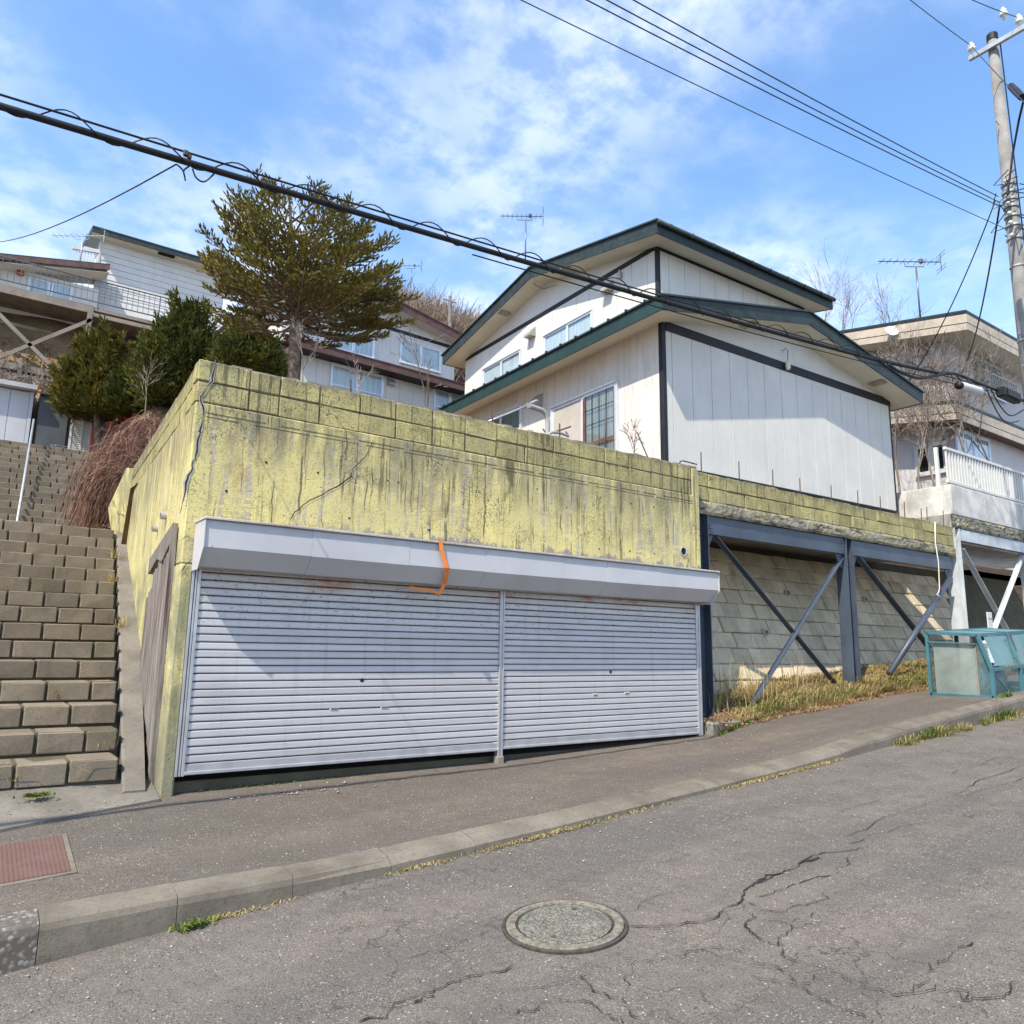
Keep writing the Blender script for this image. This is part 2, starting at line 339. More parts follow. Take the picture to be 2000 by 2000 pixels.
def shutter_mat():
    g = G('aluminium_slat'); p = g.pos(); x = g.sep(p)
    c = g.mix(g.rg(g.noise(g.map(p, (.5, .5, 22)), 1.2, 4, .6), .3, .7), (.47, .45, .445), (.55, .53, .525))
    c = g.mix(g.rg(g.rnd(), 0, 1, 0, .30), c, (.31, .30, .31))
    c = g.mix(g.rg(g.noise(g.map(p, (1.2, 1.2, .7)), 1.6, 5, .62), .48, .75, 0, .3), c, (.31, .30, .305))
    c = g.mix(g.rg(g.noise(g.map(p, (9, 9, .5)), 1.2, 6, .7), .54, .72, 0, .35), c, (.27, .255, .25))
    up = g.rg(x[2], 1.72, 2.12)
    c = g.mix(g.mul(up, g.rg(g.noise(g.map(p, (1.5, 1, 24)), 1.3, 6, .7), .34, .62, 0, .75)), c, (.42, .38, .335))
    sp = g.mul(g.rg(g.noise(g.map(p, (26, 26, 60)), 1.0, 4, .7), .59, .66), g.rg(x[2], 1.35, 1.95))
    c = g.mix(g.mul(sp, .85), c, (.12, .09, .07))
    rs = g.mul(g.rg(x[2], 1.93, 2.1), g.rg(g.noise(g.map(p, (1.6, 1.6, 3)), 1.0, 4, .6), .52, .66))
    c = g.mix(g.mul(rs, .75), c, (.36, .13, .045))
    return g.fin(c, .42, .45, .35, g.bump(g.noise(g.map(p, (1, 1, 2)), 2.6, 3), .22, .02))
M['slat'] = shutter_mat()
M['alu'] = plain('aluminium_rail', (.42, .415, .425), .35, .5, .5, .10)
def white_hood():
    g = G('white_hood_sheet'); p = g.pos(); x = g.sep(p)
    c = g.mix(g.rg(g.noise(p, 1.2, 4, .6), .3, .7), (.415, .405, .41), (.47, .46, .465))
    c = g.mix(g.mul(g.rg(x[2], 2.40, 2.49), g.rg(g.noise(g.map(p, (3.5, 3, 1)), 1.2, 4, .6), .35, .6, .1, .5)), c, (.32, .305, .295))
    c = g.mix(g.mul(g.rg(g.noise(p, 38, 4, .75), .64, .70), g.rg(g.noise(p, 1.1, 3), .48, .6)), c, (.22, .13, .08))
    return g.fin(c, .45, .4, 0, g.bump(g.noise(p, 2.2, 2), .25, .02))
M['hood'] = white_hood()
M['flash'] = concrete('old_flashing', (.42, .38, .34), .6, (.16, .10, .07), 60)
def steel(name, col, rust=.15, rough=.5):
    g = G(name); p = g.pos(); c = vary(g, col, .18, 2.2, 5)
    c = g.mix(g.rg(g.noise(g.map(p, (3, 3, 1)), 1.5, 6, .68), .60, .72, 0, rust), c, (.24, .10, .045))
    c = g.mix(g.rg(g.noise(p, 26, 5, .7), .55, .75, 0, .3), c, tuple(q*.55 for q in col))
    return g.fin(c, rough, .4, .0, g.bump(g.noise(p, 40, 3), .1, .003))
M['steel'] = steel('blue_grey_steel', (.052, .066, .090), .12, .42)
M['silver'] = steel('silver_painted_steel', (.45, .47, .48), .45, .5)
M['rusty'] = steel('rusted_steel', (.22, .18, .145), .95, .8)
M['blue'] = steel('blue_painted_steel', (.050, .140, .165), .3, .45)
M['palemesh'] = steel('pale_green_mesh', (.35, .41, .375), .3, .6)
M['tealsheet'] = steel('teal_lid_sheet', (.11, .205, .21), .25, .5)
def wood():
    g = G('weathered_board'); p = g.pos(); s_ = g.noise(g.map(p, (26, 26, 1.0)), 1.6, 6, .7)
    c = g.mix(g.rg(s_, .32, .68), (.065, .038, .032), (.30, .27, .24)); c = g.mix(g.rg(g.noise(g.map(p, (3, 3, .6)), 1.1, 4), .58, .74), c, (.13, .075, .06))
    return g.fin(c, .85, .2, 0, g.bump(s_, .7, .012))
M['board'] = wood()
M['plank'] = plain('grey_timber', (.20, .17, .14), .9, .15, 0, .35, 5, .5, 40)
def siding(name, col, dirt=.0, bs=150, dd=.008, stuc=.5):
    g = G(name); p = g.pos(); c = vary(g, col, .05, 1.5)
    if dirt:
        c = g.mix(g.rg(g.noise(g.map(p, (7, 7, .8)), 1.5, 6, .7), .44, .68, 0, dirt), c, (.42, .38, .335))
        c = g.mix(g.rg(g.noise(g.map(p, (30, 30, 3)), 1.2, 5, .75), .56, .70, 0, dirt*.8), c, (.10, .095, .09))
    else: c = g.mix(g.rg(g.noise(g.map(p, (6, 6, .6)), 1.3, 5, .65), .50, .74, 0, .28), c, (.40, .37, .34))
    return g.fin(c, .75, .25, 0, g.bump(g.noise(p, bs*.35, 3, .5), stuc, dd))
M['siding'] = siding('cream_white_siding', (.565, .54, .495), 0, 120, .010, .55)
M['sidingplain'] = siding('white_siding_board', (.565, .545, .51), 0, 120, .004, .1)
M['sidingdirty'] = siding('mouldy_white_siding', (.585, .555, .515), .5, 120, .006, .3)
M['soffit'] = plain('cream_soffit', (.62, .57, .46), .8, .2, 0, .05, 2)
M['trim'] = plain('black_trim', (.012, .012, .014), .55, .35, 0, .3, 8)
M['roofdark'] = plain('dark_roof_metal', (.020, .030, .028), .45, .4, 0, .25, 3)
M['fasciadark'] = plain('charcoal_fascia', (.021, .031, .029), .55, .35, 0, .35, 5)
M['fasciagreen'] = plain('dark_green_fascia', (.014, .036, .032), .5, .4, 0, .25, 4)
M['brown'] = plain('brown_fascia', (.105, .055, .045), .6, .3, 0, .25, 4)
M['frame'] = plain('window_aluminium', (.62, .64, .67), .35, .5, .3, .06)
M['framebrown'] = plain('reddish_wood_frame', (.15, .065, .038), .6, .3, 0, .2, 8)
M['core'] = plain('wall_core', (.13, .125, .115), .9, .1, 0, .1)
M['darkgap'] = plain('dark_interior', (.018, .018, .018), .9, .1, 0, .1)
M['vent'] = plain('grey_vent_metal', (.34, .33, .31), .5, .4, .2, .15)
M['ventbrown'] = plain('tan_soffit_vent', (.34, .29, .20), .7, .3, 0, .2, 10)
M['beige'] = plain('beige_fascia', (.43, .36, .28), .7, .25, 0, .12, 4)
M['beigewall'] = siding('pale_grey_wall', (.50, .47, .45), .25, 100, .006, .3)
def glass(name, tint=(.02, .025, .03), tr=.62):
    g = G(name); gl = g.nd('ShaderNodeBsdfGlossy', None, {'Color': (.82, .85, .88, 1), 'Roughness': .015}); t = g.nd('ShaderNodeBsdfTransparent', None, {'Color': (.92, .96, .97, 1)})
    fr = g.nd('ShaderNodeLayerWeight', None, {'Blend': .5}).outputs['Facing']; f2 = g.ma('ADD', g.mul(g.ma('POWER', fr, 4.0), .85), .05)
    mxs = g.nd('ShaderNodeMixShader', None, {0: f2}); g.t.links.new(t.outputs[0], mxs.inputs[1]); g.t.links.new(gl.outputs[0], mxs.inputs[2])
    o = g.nd('ShaderNodeOutputMaterial'); g.t.links.new(mxs.outputs[0], o.inputs[0]); return g.m
M['glass'] = glass('window_glass')
def curtain(name, a, b):
    g = G(name); p = g.pos(); n = g.noise(g.map(p, (22, 22, .5)), 1.4, 4, .6); return g.fin(g.mix(g.rg(n, .3, .7), a, b), .9, .1, 0, g.bump(n, .6, .02))
M['curtain'] = curtain('lace_curtain', (.42, .44, .455), (.64, .66, .67)); M['curtaindark'] = curtain('dim_curtain', (.17, .175, .16), (.31, .315, .29))
M['blind'] = plain('beige_panel', (.42, .38, .33), .7, .2, 0, .08, 3)
M['pole'] = concrete('pole_concrete', (.215, .205, .19), .3, (.20, .19, .18), 90, True)
M['cable'] = plain('black_cable', (.010, .010, .011), .55, .3, 0, .2)
M['wire'] = plain('dark_wire', (.022, .024, .035), .5, .4, 0, .2)
M['porcelain'] = plain('porcelain', (.60, .58, .52), .2, .5, 0, .1)
M['galv'] = plain('galvanised_steel', (.36, .365, .37), .45, .5, .4, .15)
M['antenna'] = plain('antenna_metal', (.14, .14, .15), .4, .5, .5, .2)
M['rebar'] = plain('rusty_rod', (.060, .042, .035), .8, .2, 0, .3)
M['orange'] = plain('orange_strap', (.72, .20, .035), .6, .3, 0, .15, 12)
M['redplate'] = None
def redplate():
    g = G('red_brown_checker_plate'); p = g.pos(); a = g.vor(g.map(p, (1, 1, 0)), 42, 'F1', 'Distance', .0)
    c = g.mix(g.rg(a, .2, .5), (.145, .078, .062), (.10, .054, .043)); c = g.mix(g.rg(g.noise(p, 7, 5), .4, .7, 0, .5), c, (.14, .09, .075))
    return g.fin(c, .7, .3, 0, g.bump(g.rg(a, .45, .2), .5, .004))
M['redplate'] = redplate()
def cover():
    g = G('manhole_fill'); p = g.pos(); c = vary(g, (.125, .114, .093), .12, 5, 3); cl_ = g.vor(p, 105, 'F1', 'Color'); d = g.vor(p, 105)
    c = g.mix(g.mul(g.rg(g.sep(cl_)[0], .55, .7), .55), c, (.27, .26, .22)); c = g.mix(g.mul(g.rg(g.sep(cl_)[1], .7, .8), .7), c, (.06, .06, .05))
    return g.fin(c, .9, .2, 0, g.bump(g.rg(d, .1, .6, 1, 0), .6, .006))
M['cover'] = cover(); M['coverring'] = plain('manhole_ring', (.155, .136, .106), .8, .3, .0, .4, 30, .5, 90); M['iron'] = plain('rusted_iron', (.062, .052, .044), .7, .3, .2, .35, 20)
M['crack'] = plain('crack_dark', (.040, .036, .033), .95, .05, 0, .3, 20)  # plain dark colour of the crack ribbons on road and wall
def leaf(name, cols, rough=.65, tr=.25, soft=0):
    g = G(name); r = g.isl(); c = g.mix(g.rg(r, 0, .55), cols[0], cols[1]); c = g.mix(g.rg(r, .55, 1), c, cols[2])
    c = g.mix(g.rg(g.noise(g.pos(), 1.6, 3), .40, .62, 0, .75), c, cols[3])
    b = g.nd('ShaderNodeBsdfPrincipled', None, {'Base Color': c, 'Roughness': rough, 'Specular IOR Level': .25}); t = g.nd('ShaderNodeBsdfTranslucent', None, {'Color': c})
    mxs = g.nd('ShaderNodeMixShader', None, {0: tr}); g.t.links.new(b.outputs[0], mxs.inputs[1]); g.t.links.new(t.outputs[0], mxs.inputs[2])
    o = g.nd('ShaderNodeOutputMaterial'); g.t.links.new(mxs.outputs[0], o.inputs[0]); return g.m
M['fir'] = leaf('fir_needles', ((.085, .088, .018), (.21, .178, .028), (.35, .275, .055), (.135, .122, .024)))
M['yew'] = leaf('yew_needles', ((.036, .054, .013), (.095, .102, .018), (.24, .195, .033), (.058, .072, .016)))
M['yewgold'] = leaf('golden_yew_needles', ((.055, .064, .014), (.150, .128, .020), (.30, .21, .034), (.09, .088, .018)))
M['grass'] = leaf('dry_grass', ((.42, .32, .15), (.36, .28, .11), (.52, .41, .22), (.30, .25, .09)), .8, .3)
M['green'] = leaf('green_weed', ((.085, .14, .025), (.13, .18, .035), (.20, .22, .06), (.10, .15, .03)), .7, .3)
M['straw'] = leaf('fallen_straw', ((.48, .30, .16), (.40, .24, .11), (.55, .38, .22), (.36, .21, .10)), .9, .2)
M['deadleaf'] = leaf('dead_leaves', ((.22, .115, .05), (.30, .19, .09), (.42, .31, .18), (.19, .11, .06)), .9, .2)
M['weep'] = leaf('reddish_twigs', ((.14, .072, .050), (.20, .105, .074), (.27, .16, .115), (.145, .074, .053)), .85, .1)
M['bark'] = plain('fir_bark', (.155, .115, .088), .95, .1, 0, .4, 12, .8, 45, .02)
M['twig'] = plain('grey_brown_twig', (.20, .16, .13), .9, .15, 0, .3, 5)
M['forest'] = leaf('bare_forest_twigs', ((.21, .155, .115), (.27, .20, .145), (.17, .125, .095), (.20, .14, .10)), .95, .1)
def soil():
    g = G('hillside_leaf_litter'); p = g.pos(); c = g.mix(g.rg(g.noise(p, 1.1, 6, .65), .35, .65), (.17, .105, .062), (.25, .17, .10))
    c = g.mix(g.rg(g.noise(p, 18, 5, .7), .45, .7, 0, .7), c, (.08, .05, .03)); c = g.mix(g.rg(g.noise(p, .5, 4), .52, .68, 0, .5), c, (.19, .17, .07))
    return g.fin(c, .95, .1, 0, g.bump(g.noise(p, 22, 5, .7), .8, .04))
M['soil'] = soil()
M['pebble'] = plain('pale_stone', (.29, .265, .23), .9, .2, 0, .4, 40)
def bagm():
    g = G('clear_plastic_bag'); p = g.pos(); return g.fin(g.mix(g.rg(g.noise(p, 9, 5), .3, .7), (.22, .23, .27), (.42, .43, .48)), .3, .5, 0, g.bump(g.noise(p, 16, 5, .7, .6), .8, .03))
M['bag'] = bagm()
M['red'] = plain('red_plastic', (.45, .03, .025), .45, .4, 0, .15); M['redpot'] = plain('faded_red_pot', (.38, .09, .07), .6, .3, 0, .2)
M['greydoor'] = plain('dark_grey_door', (.075, .08, .088), .5, .35, 0, .12, 2); M['whitedoor'] = plain('white_door_panel', (.45, .45, .475), .5, .35, 0, .06, 2)
M['signwhite'] = plain('sign_white', (.55, .54, .51), .5, .3, 0, .04); M['signred'] = plain('sign_red', (.62, .09, .07), .5, .3, 0, .04); M['signgrey'] = plain('sign_grey', (.25, .28, .33), .5, .3, 0, .04)

# ================================================================== the setting
def zroad(x, y): return .016+.07*(x-2.866)+.02*(y-3.468)
def struct(name, me, loc=None, parent=None, kind='structure'):
    o = link(name, me, parent, loc)
    if parent is None: o['kind'] = kind
    return o
def grid(xs, ys, zf, keep=None):
    mb = MB(); nx = len(xs); V = [(x, y, zf(x, y)) for y in ys for x in xs]; Fc = []
    for j in range(len(ys)-1):
        for i in range(nx-1):
            if keep is None or keep((xs[i]+xs[i+1])/2, (ys[j]+ys[j+1])/2): Fc.append((j*nx+i, j*nx+i+1, (j+1)*nx+i+1, (j+1)*nx+i))
    return mb.add(V, Fc)
KY = 4.83
rx = list(np.linspace(-40, -4, 10))+list(np.arange(-3, 20, .5))+list(np.linspace(20, 90, 15)); ry = list(np.linspace(-30, -2, 8))+list(np.arange(-1, KY+.1, .4))+[KY+.02]
road = struct('road', grid(rx, ry, lambda x, y: zroad(x, y)+.006*math.sin(x*1.7+y)*math.cos(y*1.3)).mesh('road', M['road']))
ktx = [-6, .5, 1.2, 1.86, 2.6, 4.0, 6.0, 7.0, 8.4, 10.9, 12.6, 20, 60]; ktz = [-.36, .086, .103, .108, .125, .2, .334, .402, .558, .796, .94, 1.45, 4.26]
def zkerb(x): return float(np.interp(x, ktx, ktz))
six = [-6, 0, 1.4, 3, 4.66, 6.4, 7.8, 8.5, 10.7, 13.0, 20, 60]; siz = [-.1, .22, .300, .312, .330, .385, .44, .590, .80, .95, 1.46, 4.27]
def zin(x): return float(np.interp(x, six, siz))
KI = 5.06
def zwalk(x, y):
    t = min(1, max(0, (y-KI)/(6.6-KI))); t = t*t*(3-2*t)*.5+t*.5
    return (zkerb(x)+.012)*(1-t)+zin(x)*t+(max(0, y-6.6)*.12)+.004*math.sin(2.1*x+3*y)
wx = list(np.linspace(-20, -2, 10))+list(np.arange(-1.5, 20.1, .3))+list(np.linspace(22, 60, 8))
pav = struct('pavement', grid(wx, [5.04, 5.1, 5.4, 5.8, 6.2, 6.6, 6.72, 7.0, 7.4], zwalk, lambda x, y: y < 7.1 or x > 7.8).mesh('pavement', M['walk']))
# kerb stones, one piece each
kbx = list(np.arange(-5.5, 21.8, .45)); kerb = link('kerb', MB().add([(x, y_, zkerb(x)-.012) for x in kbx for y_ in (KY+.06, 5.043)], [(2*i, 2*i+2, 2*i+3, 2*i+1) for i in range(len(kbx)-1)]).mesh('kerb', M['kerb'])); kerb['kind'] = 'structure'
kx = [-5.6+.667*i for i in range(0, 9)]; kx = [k-.0 for k in kx]
edges = [.5-.667*i for i in range(9, 0, -1)]+[.5+.667*i for i in range(0, 32)]
for a, b in zip(edges[:-1], edges[1:]):
    mb = MB(); V = []; jit = random.uniform(-.004, .004)
    for x in (a+.002, b-.002):
        zt = zkerb(x)+jit; zb = zroad(x, KY)-.1; hh = zt-zroad(x, KY); ch = min(.05, hh*.5); sl = .035 if hh > .12 else .09
        V += [(x, KY, zb), (x, KY+.005, zt-ch), (x, KY+sl*.45, zt-ch*.35), (x, KY+sl, zt), (x, 5.045, zt+.016), (x, 5.045, zb)]
    mb.add(V, [(0,1,2,3,4,5), (6,7,8,9,10,11)]+[(i, (i+1) % 6, 6+(i+1) % 6, 6+i) for i in range(6)])
    mb.build('kerb_stone', M['kerbrough'] if b < .6 and a > -.4 else M['kerb'], kerb)

# cracks in the road surface, traced on the road plane
def onroad(px, py):
    d = ray(px, py); n = np.array([-.07, -.02, 1.0]); P0 = np.array([2.866, 3.468, .016]); return C0+d*((n@(P0-C0))/(n@d))
def crackmesh(pts3, width, nrm, lift, jitter, segs=6):
    nrm = np.array(nrm, float); nrm /= np.linalg.norm(nrm); P = []
    for a, b in zip(pts3[:-1], pts3[1:]):
        for k in range(segs): P.append(a+(b-a)*k/segs)
    P.append(pts3[-1]); P = np.array(P); t = np.gradient(P, axis=0); t /= np.linalg.norm(t, axis=1)[:, None]+1e-9; sd = np.cross(t, nrm); n_ = len(P)
    off = np.zeros(n_)
    for sp_, am in ((9, 1.3), (4, .8), (2, .45), (1, .25)):
        kn = rng.normal(0, jitter*am, n_//sp_+3); off += np.interp(np.arange(n_)/sp_, np.arange(len(kn)), kn)
    off *= np.minimum(1, np.minimum(np.arange(n_), np.arange(n_)[::-1])/4.0); P = P+sd*off[:, None]
    wn_ = np.interp(np.arange(n_)/3.0, np.arange(n_//3+3), rng.normal(.9, .5, n_//3+3)); wd = width*np.clip(wn_, .12, 2.0); wd[0] = wd[-1] = width*.15
    L = P+sd*wd[:, None]/2+nrm*lift; Rr = P-sd*wd[:, None]/2+nrm*lift; n = len(P)
    return MB().add(list(L)+list(Rr), [(i, i+1, n+i+1, n+i) for i in range(n-1)])
cz = lambda x, y: (1000+x/1.932, 1350+y/1.932)
CR = [([(440,890),(560,885),(760,860),(870,800),(905,740),(1020,690),(1080,655),(1180,615),(1340,590)], .014), ([(905,740),(960,715),(1025,690)], .03), ([(1080,655),(1160,630)], .03),
 ([(1270,580),(1360,545),(1480,510),(1620,490)], .010), ([(1250,555),(1400,490),(1550,430),(1680,400),(1740,345),(1932,280)], .009), ([(1680,400),(1800,370),(1932,330)], .007), ([(430,840),(520,800),(650,765)], .007),
 ([(890,800),(940,830),(1060,820),(1180,785),(1130,750)], .008), ([(1270,630),(1285,660),(1240,690),(1120,715),(1040,755),(930,780)], .010), ([(905,840),(890,890),(960,945),(1020,970),(1050,930),(1070,885),(1140,840)], .010),
 ([(740,970),(800,965),(900,1010),(990,1050),(1080,1100),(1150,1105),(1230,1070),(1060,1020),(1020,975)], .008), ([(740,970),(640,1000),(520,1015),(390,990)], .007), ([(900,1080),(1020,1110),(1140,1155),(1260,1200),(1380,1256)], .009),
 ([(1230,1070),(1330,1110),(1450,1150),(1560,1110),(1560,1050),(1640,1015),(1740,950)], .010), ([(1450,1150),(1600,1110),(1700,1180),(1850,1150),(1932,1100)], .008), ([(1600,1130),(1720,1140),(1800,1230)], .006),
 ([(0,1225),(100,1190),(180,1160),(260,1180),(380,1230),(420,1256)], .009), ([(250,1080),(320,1130),(380,1165),(440,1190),(480,1240)], .012), ([(480,1015),(440,1090),(420,1160)], .007), ([(1050,500),(1200,470),(1400,410)], .005), ([(1400,1256),(1390,1180),(1380,1140)], .005), ([(0,1140),(130,1105),(250,1080)], .005), ([(1850,250),(1760,280),(1650,315)], .007)]
cz2 = lambda x, y: (x/1.932, 1450+y/1.932)
for pts, wd in CR:
    P = [onroad(*cz(*q)) for q in pts]; o = crackmesh(P, wd*.62, (-.07, -.02, 1), .009, .013, 12).build('crack', M['crack'], road)
for pts, wd in [([(1350,1063),(1470,1010),(1560,970),(1700,920),(1800,880),(1932,850)], .010), ([(1600,830),(1640,800),(1720,760),(1850,715)], .006), ([(1230,1020),(1420,1000),(1600,985)], .005), ([(1560,990),(1640,960)], .016)]:
    crackmesh([onroad(*cz2(*q)) for q in pts], wd*.65, (-.07, -.02, 1), .009, .013, 12).build('crack', M['crack'], road)
def onwalk(px, py):
    P = oZ(px, py, .3)
    for _ in range(8): P = oZ(px, py, zwalk(P[0], P[1]))
    return P

# manhole
mc = np.array([2.866, 3.468, .016]); nr = (-.07, -.02, 1.0)
mh = thing('manhole', 'round manhole cover with concrete filling and pale ring set in the road', 'manhole', mc)
MB().lathe(mc, [(.345, -.05), (.345, .010), (.335, .013), (.325, .010), (.325, -.05)], 56, nr).build('frame_ring', M['iron'], mh)
MB().lathe(mc, [(.322, -.05), (.322, .014), (.318, .017), (.272, .017), (.270, .012), (.270, -.05)], 56, nr).build('cover_ring', M['coverring'], mh)
MB().lathe(mc, [(.270, -.04), (.270, .008), (.262, .009), (.262, .002), (.254, .002)], 56, nr).build('groove_ring', M['iron'], mh)
MB().lathe(mc, [(.256, -.04), (.256, .013), (.250, .016), (.12, .017), (.001, .018)], 56, nr).build('cover_plate', M['cover'], mh)
for a in (.6, 3.7):
    q = mc+np.array([.19*math.cos(a), .19*math.sin(a), .19*(.07*math.cos(a)+.02*math.sin(a))]); MB().lathe(q, [(.014, 0), (.014, .0195), (.008, .020)], 10, nr).build('lift_hole', M['iron'], mh)
# red plate on the pavement
def wq(x, y, dz=0): return (x, y, zwalk(x, y)+dz)
pl = thing('access_plate', 'red-brown steel plate set in the pavement before the steps', 'plate', wq(.3, 5.85))
x0, x1, y0, y1 = -.62, .70, 5.50, 6.12
MB().prism([wq(x0, y0, .006), wq(x1, y0, .006), wq(x1, y1, .006), wq(x0, y1, .006)], (0, 0, .008)).build('plate', M['redplate'], pl)
fr_ = MB()
for a, b in (((x0-.06, y0-.035), (x1+.03, y0)), ((x0-.06, y1), (x1+.03, y1+.02)), ((x1, y0), (x1+.03, y1))):
    fr_.prism([wq(a[0], a[1], .004), wq(b[0], a[1], .004), wq(b[0], b[1], .004), wq(a[0], b[1], .004)], (0, 0, .006))
fr_.build('surround', M['kerb'], pl)
hp = wq(.30, 5.83, .014); MB().lathe(hp, [(.022, 0), (.022, .004), (.012, .005)], 12).build('lift_hole', M['iron'], pl)
# concrete apron before the steps
ap = MB(); xa = np.linspace(-3, 1.40, 24)
for a, b in zip(xa[:-1], xa[1:]):
    e = lambda x: 6.16+.27*(x+3)/4.4 if x < 0 else 6.345+(x)*.19
    za = lambda x: zwalk(x, e(x))+.018
    zt = lambda x: .415+.02*math.sin(x*3)
    ap.add([(a, e(a), za(a)-.06), (b, e(b), za(b)-.06), (a, e(a), za(a)), (b, e(b), za(b)), (a, 7.1, zt(a)+.02), (b, 7.1, zt(b)+.02)], [(0, 1, 3, 2), (2, 3, 5, 4)])
struct('stair_apron', ap.mesh('stair_apron', M['apron']))

# ------------------------------------------------------------------ hillside
LY = [6.9, 12.9, 13.4, 14.7, 21.0, 23.2, 23.9, 26, 31.5, 33.0, 34.6, 46, 62, 80, 160]; LZ = [.0, 2.6, 2.75, 2.8, 5.6, 5.9, 8.2, 8.9, 10.4, 11.2, 14.3, 19.0, 22.0, 20, 8]
RY = [6.9, 13, 15.5, 19.5, 26, 31.5, 33, 34.6, 46, 58, 66, 90, 160]; RZ = [3.5, 3.75, 4.8, 7.3, 8.4, 10.6, 11.4, 14.3, 20, 27, 29, 22, 5]
def hz(x, y):
    t = min(1, max(0, (x-2.15)/1.0)) if y > 12 else (0 if x < 1.55 else 1)
    t = t*t*(3-2*t); z = np.interp(y, LY, LZ)*(1-t)+np.interp(y, RY, RZ)*t
    if x > 16.5 and y < 42:
        q = min(1, (x-16.5)/4.0)*min(1, (42-y)/14.0); z = z*(1-q)+q*(4.0+max(0, y-20)*.12)
    if y > 36 and x > .62*y: z *= math.exp(-((x-.62*y)/16.0)**2)
    if y > 37 and x < .44*y: z = max(9.0, z-(.44*y-x)*.75*min(1, (y-37)/8))
    if x < -1.15 and y < 23.4: z = float(np.interp(y, [6.9, 12.95, 14.75, 21, 23.4], [.60, 3.35, 3.4, 6.35, 6.4]))
    return float(z+.10*math.sin(x*1.3+y*.7)*math.cos(y*1.1-x*.4)*min(1, max(0, (y-12)/4)))
hx = list(np.linspace(-45, -4, 12))+[-3, -2.2, -1.6, -1.2, -1.1, -.6, 0, .5, 1, 1.3, 1.56, 1.75, 2, 2.4, 2.8]+list(np.arange(3.3, 24, .8))+list(np.linspace(25, 120, 26))
hy = [7.0, 7.6, 8.3, 8.95, 9.6, 10.3, 11, 11.5, 12, 12.5, 13]+list(np.arange(13.6, 24, .6))+list(np.arange(24, 40, 1.0))+list(np.linspace(41, 160, 40))
hill = struct('hillside', grid(hx, hy, hz, lambda x, y: not (x < 15.4 and x > 7.6 and y < 8.9) and not (x > 15.4 and y < 9.5) and not (-1.16 < x < 1.85 and y < 13.0)).mesh('hillside', M['soil'], smooth=True))

gx0, gx1, gy = 1.41, 7.85, 6.70
# ------------------------------------------------------------------ staircase
st = thing('staircase', 'long staircase of brown concrete block steps climbing left of the garage', 'staircase', (.3, 6.95, .43))
NS, TR, RS, Y0S, Z0S = 15, .400, .183, 6.95, .43
def sxr(y): return 1.141+.096*(y-6.95)
bw = .352
blockmesh = {}
def stepblock(wd, h, dp):
    k = (round(wd, 2), round(h, 3), round(dp, 2), random.randint(0, 5))
    if k not in blockmesh: blockmesh[k] = MB().cbox((0, 0, 0), (k[0], k[2], k[1]), .008).jit(.004).mesh('step_block', M['step'])
    return blockmesh[k]
def stairs(n, y0, z0, tr, rs, xl, xrf, back):
    for i in range(n):
        y = y0+i*tr; z = z0+i*rs; xr = xrf(y)
        back.box((xl, y+.035, z-.25), (xr, y+tr+.25, z+rs-.022))
        x = xr-(bw*(.62 if i % 2 else .98))+random.uniform(-.03, .03); first = True; cur = xr
        while cur > xl:
            lo = x; wdt = cur-lo-.018
            if wdt > .05: piece('step_block', stepblock(wdt, rs-.02, .395), st, (lo+.009, y+random.uniform(-.006, .006), z+random.uniform(-.003, .003)), (0, 0, random.uniform(-.006, .006)))
            cur = lo; x = lo-bw
bk = MB(); stairs(NS, Y0S, Z0S, TR, RS, -1.1, sxr, bk)
bk.box((-1.1, Y0S+NS*TR-.01, 2.6), (1.9, 15.1, Z0S+NS*RS-.025))
Y2, Z2 = 14.78, Z0S+NS*RS-.02
stairs(17, Y2, Z2, .362, .172, -.5, lambda y: 2.2, bk)
bk.build('step_bed', M['stepdark'], st)
sg = MB(); gp = [(6.8, .62), (6.95, .70), (12.95, 3.46), (14.75, 3.46), (21.0, 6.45), (23.5, 6.45)]
for (ya_, za_), (yb_, zb_) in zip(gp[:-1], gp[1:]): sg.add([(x_, y_, z_) for x_ in (-1.28, -1.10) for y_, z_ in ((ya_, -.3), (yb_, -.3), (yb_, zb_), (ya_, za_))], [(0,1,2,3),(4,5,6,7),(3,2,6,7),(0,3,7,4),(1,2,6,5)])
sg.build('side_stringer', M['conc'], st)
topZ = Z2+17*.172; topY = Y2+17*.362
land = MB().box((-2.5, topY, topZ-.4), (4.2, 23.6, topZ-.02)); struct('upper_landing', land.mesh('upper_landing', M['conc']))
# sloped concrete strip between the steps and the garage
sk = MB(); yy = [6.78, 6.95, 7.3]+list(np.linspace(7.7, 12.9, 12)); Vs = []
for y in yy:
    zt = .355+(y-6.78)*.12 if y < 6.95 else Z0S+(y-6.95)/TR*RS+.035
    xl = 1.16+.098*(y-6.85); xr = 1.318+.100*(y-6.75) if y < 7.2 else max(xl+.06, min(1.318+.115*(y-6.75), gx0+math.tan(math.radians(4.2))*(y-gy)+.02))
    Vs += [(xl, y, zt-.5), (xl, y, zt), (xl+.02, y, zt+.012), (xr, y, zt+.012), (xr, y, zt-.5)]
n = len(yy); sk.add(Vs, [(0,1,2,3,4), tuple(range(5*n-5, 5*n))]+[(5*i+k, 5*i+k+1, 5*i+k+6, 5*i+k+5) for i in range(n-1) for k in range(4)])
so = sk.build('stair_side_strip', M['apron'], None, (1.24, 6.78, .3)); tag(so, 'sloping concrete strip between the block steps and the garage side', 'concrete strip')

